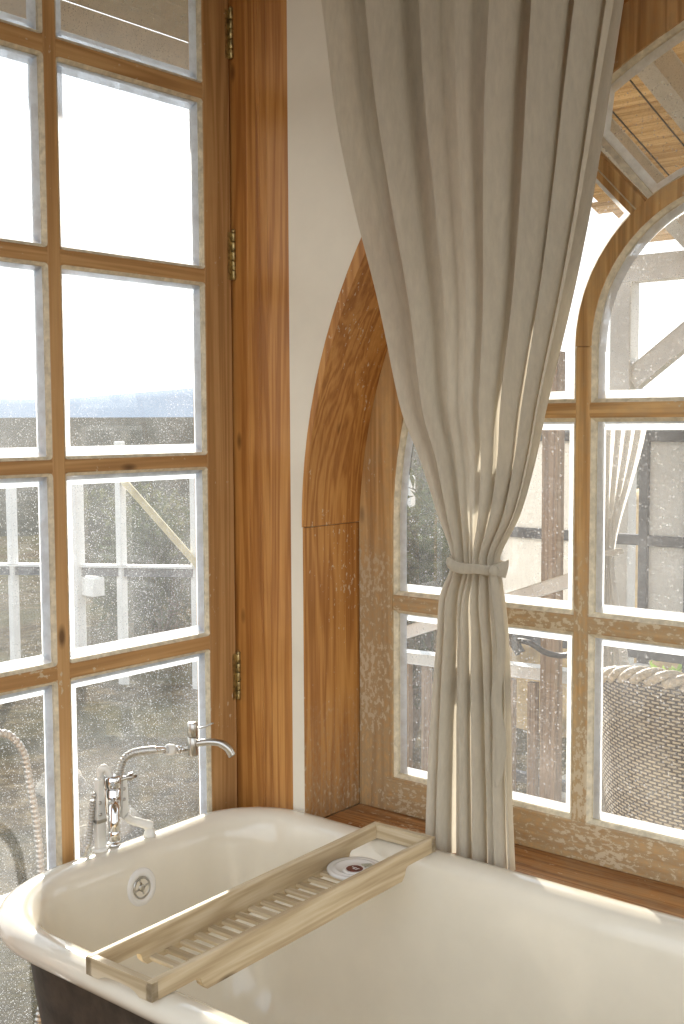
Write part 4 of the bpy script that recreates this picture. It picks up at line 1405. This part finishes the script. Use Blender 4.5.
cp = CC+Vector((0.20*math.cos(ca), 0.20*math.sin(ca), 0.64))
r = bmesh.ops.create_cube(bm, size=1.0)
bmesh.ops.subdivide_edges(bm, edges=bm.edges[:], cuts=7, use_grid_fill=True)
ux, uy, uz = Vector((-math.sin(ca), math.cos(ca), 0)), Vector((math.cos(ca), math.sin(ca), 0.25)).normalized(), None
uz = ux.cross(uy)
for v in bm.verts:
    x, y, z = v.co*2
    puff = (1-0.75*x**4)*(1-0.75*z**4)
    v.co = cp+ux*x*0.19*(1-0.06*z*z)+uz*z*0.15*(1-0.06*x*x)+uy*y*0.055*(0.25+0.75*puff)
obj('back_cushion', bm, M_CUSHION, chair, smooth=True)
for k in range(4):
    a = math.radians(45+90*k)
    bm = new_bm(); tube(bm, [(CC.x+0.26*math.cos(a), CC.y+0.26*math.sin(a), CC.z), (CC.x+0.25*math.cos(a), CC.y+0.25*math.sin(a), CC.z+0.36)], 0.02, 10)
    obj('leg', bm, M_WICKRIM, chair)

# ------------------------------------------------------------------ light
SUN_AZ = math.radians(141)          # direction towards the sun, from +x towards +y
SUN_EL = math.radians(23)
sd = Vector((math.cos(SUN_AZ)*math.cos(SUN_EL), math.sin(SUN_AZ)*math.cos(SUN_EL), math.sin(SUN_EL)))
L = bpy.data.lights.new('sun', 'SUN'); L.energy = 8.5; L.angle = math.radians(0.7); L.color = (1.0, 0.93, 0.82)
so = bpy.data.objects.new('sun', L); COL.objects.link(so); so.rotation_euler = (-sd).to_track_quat('-Z', 'Y').to_euler()
so.location = (-8, 8, 9)

w = bpy.data.worlds.new('sky'); sc.world = w; w.use_nodes = True
nt = w.node_tree; nt.nodes.clear()
wo = nt.nodes.new('ShaderNodeOutputWorld'); bgn = nt.nodes.new('ShaderNodeBackground')
tc = nt.nodes.new('ShaderNodeTexCoord'); sp = nt.nodes.new('ShaderNodeSeparateXYZ')
nt.links.new(tc.outputs['Generated'], sp.inputs[0])
cc = ramp(nt, sp.outputs[2], [(0.0, (1.0, 0.99, 0.97)), (0.25, (0.92, 0.96, 1.0)), (0.9, (0.62, 0.76, 0.95))])
nt.links.new(cc, bgn.inputs[0]); bgn.inputs[1].default_value = 1.8
nt.links.new(bgn.outputs[0], wo.inputs[0])

# ------------------------------------------------------------------ camera
cam = bpy.data.cameras.new('camera'); co = bpy.data.objects.new('camera', cam); COL.objects.link(co)
FPX, YAW, PITCH, ROLL = 1150.9, 39.524, 4.358, -0.275
cam.sensor_fit = 'VERTICAL'; cam.sensor_height = 36.0; cam.sensor_width = 36.0
cam.lens = FPX/1024*36.0; cam.clip_start = 0.02; cam.clip_end = 2000
y_, p_, r_ = map(math.radians, (YAW, PITCH, ROLL))
f = Vector((-math.sin(y_)*math.cos(p_), math.cos(y_)*math.cos(p_), -math.sin(p_)))
rt = Vector((math.cos(y_), math.sin(y_), 0)); up = rt.cross(f)
rt2 = rt*math.cos(r_)+up*math.sin(r_); up2 = -rt*math.sin(r_)+up*math.cos(r_)
M = Matrix((rt2, up2, -f)).transposed().to_4x4(); M.translation = (0, 0, 1.47)
co.matrix_world = M
sc.camera = co

sc.view_settings.view_transform = 'Standard'; sc.view_settings.look = 'None'
sc.view_settings.gamma = 1.0; sc.view_settings.use_curve_mapping = False
sc.view_settings.exposure = 0.28
sc.cycles.max_bounces = 12; sc.cycles.diffuse_bounces = 5; sc.cycles.transparent_max_bounces = 24; sc.cycles.transmission_bounces = 8
sc.cycles.sample_clamp_indirect = 8.0; sc.cycles.caustics_reflective = False; sc.cycles.caustics_refractive = False
sc.cycles.use_denoising = True
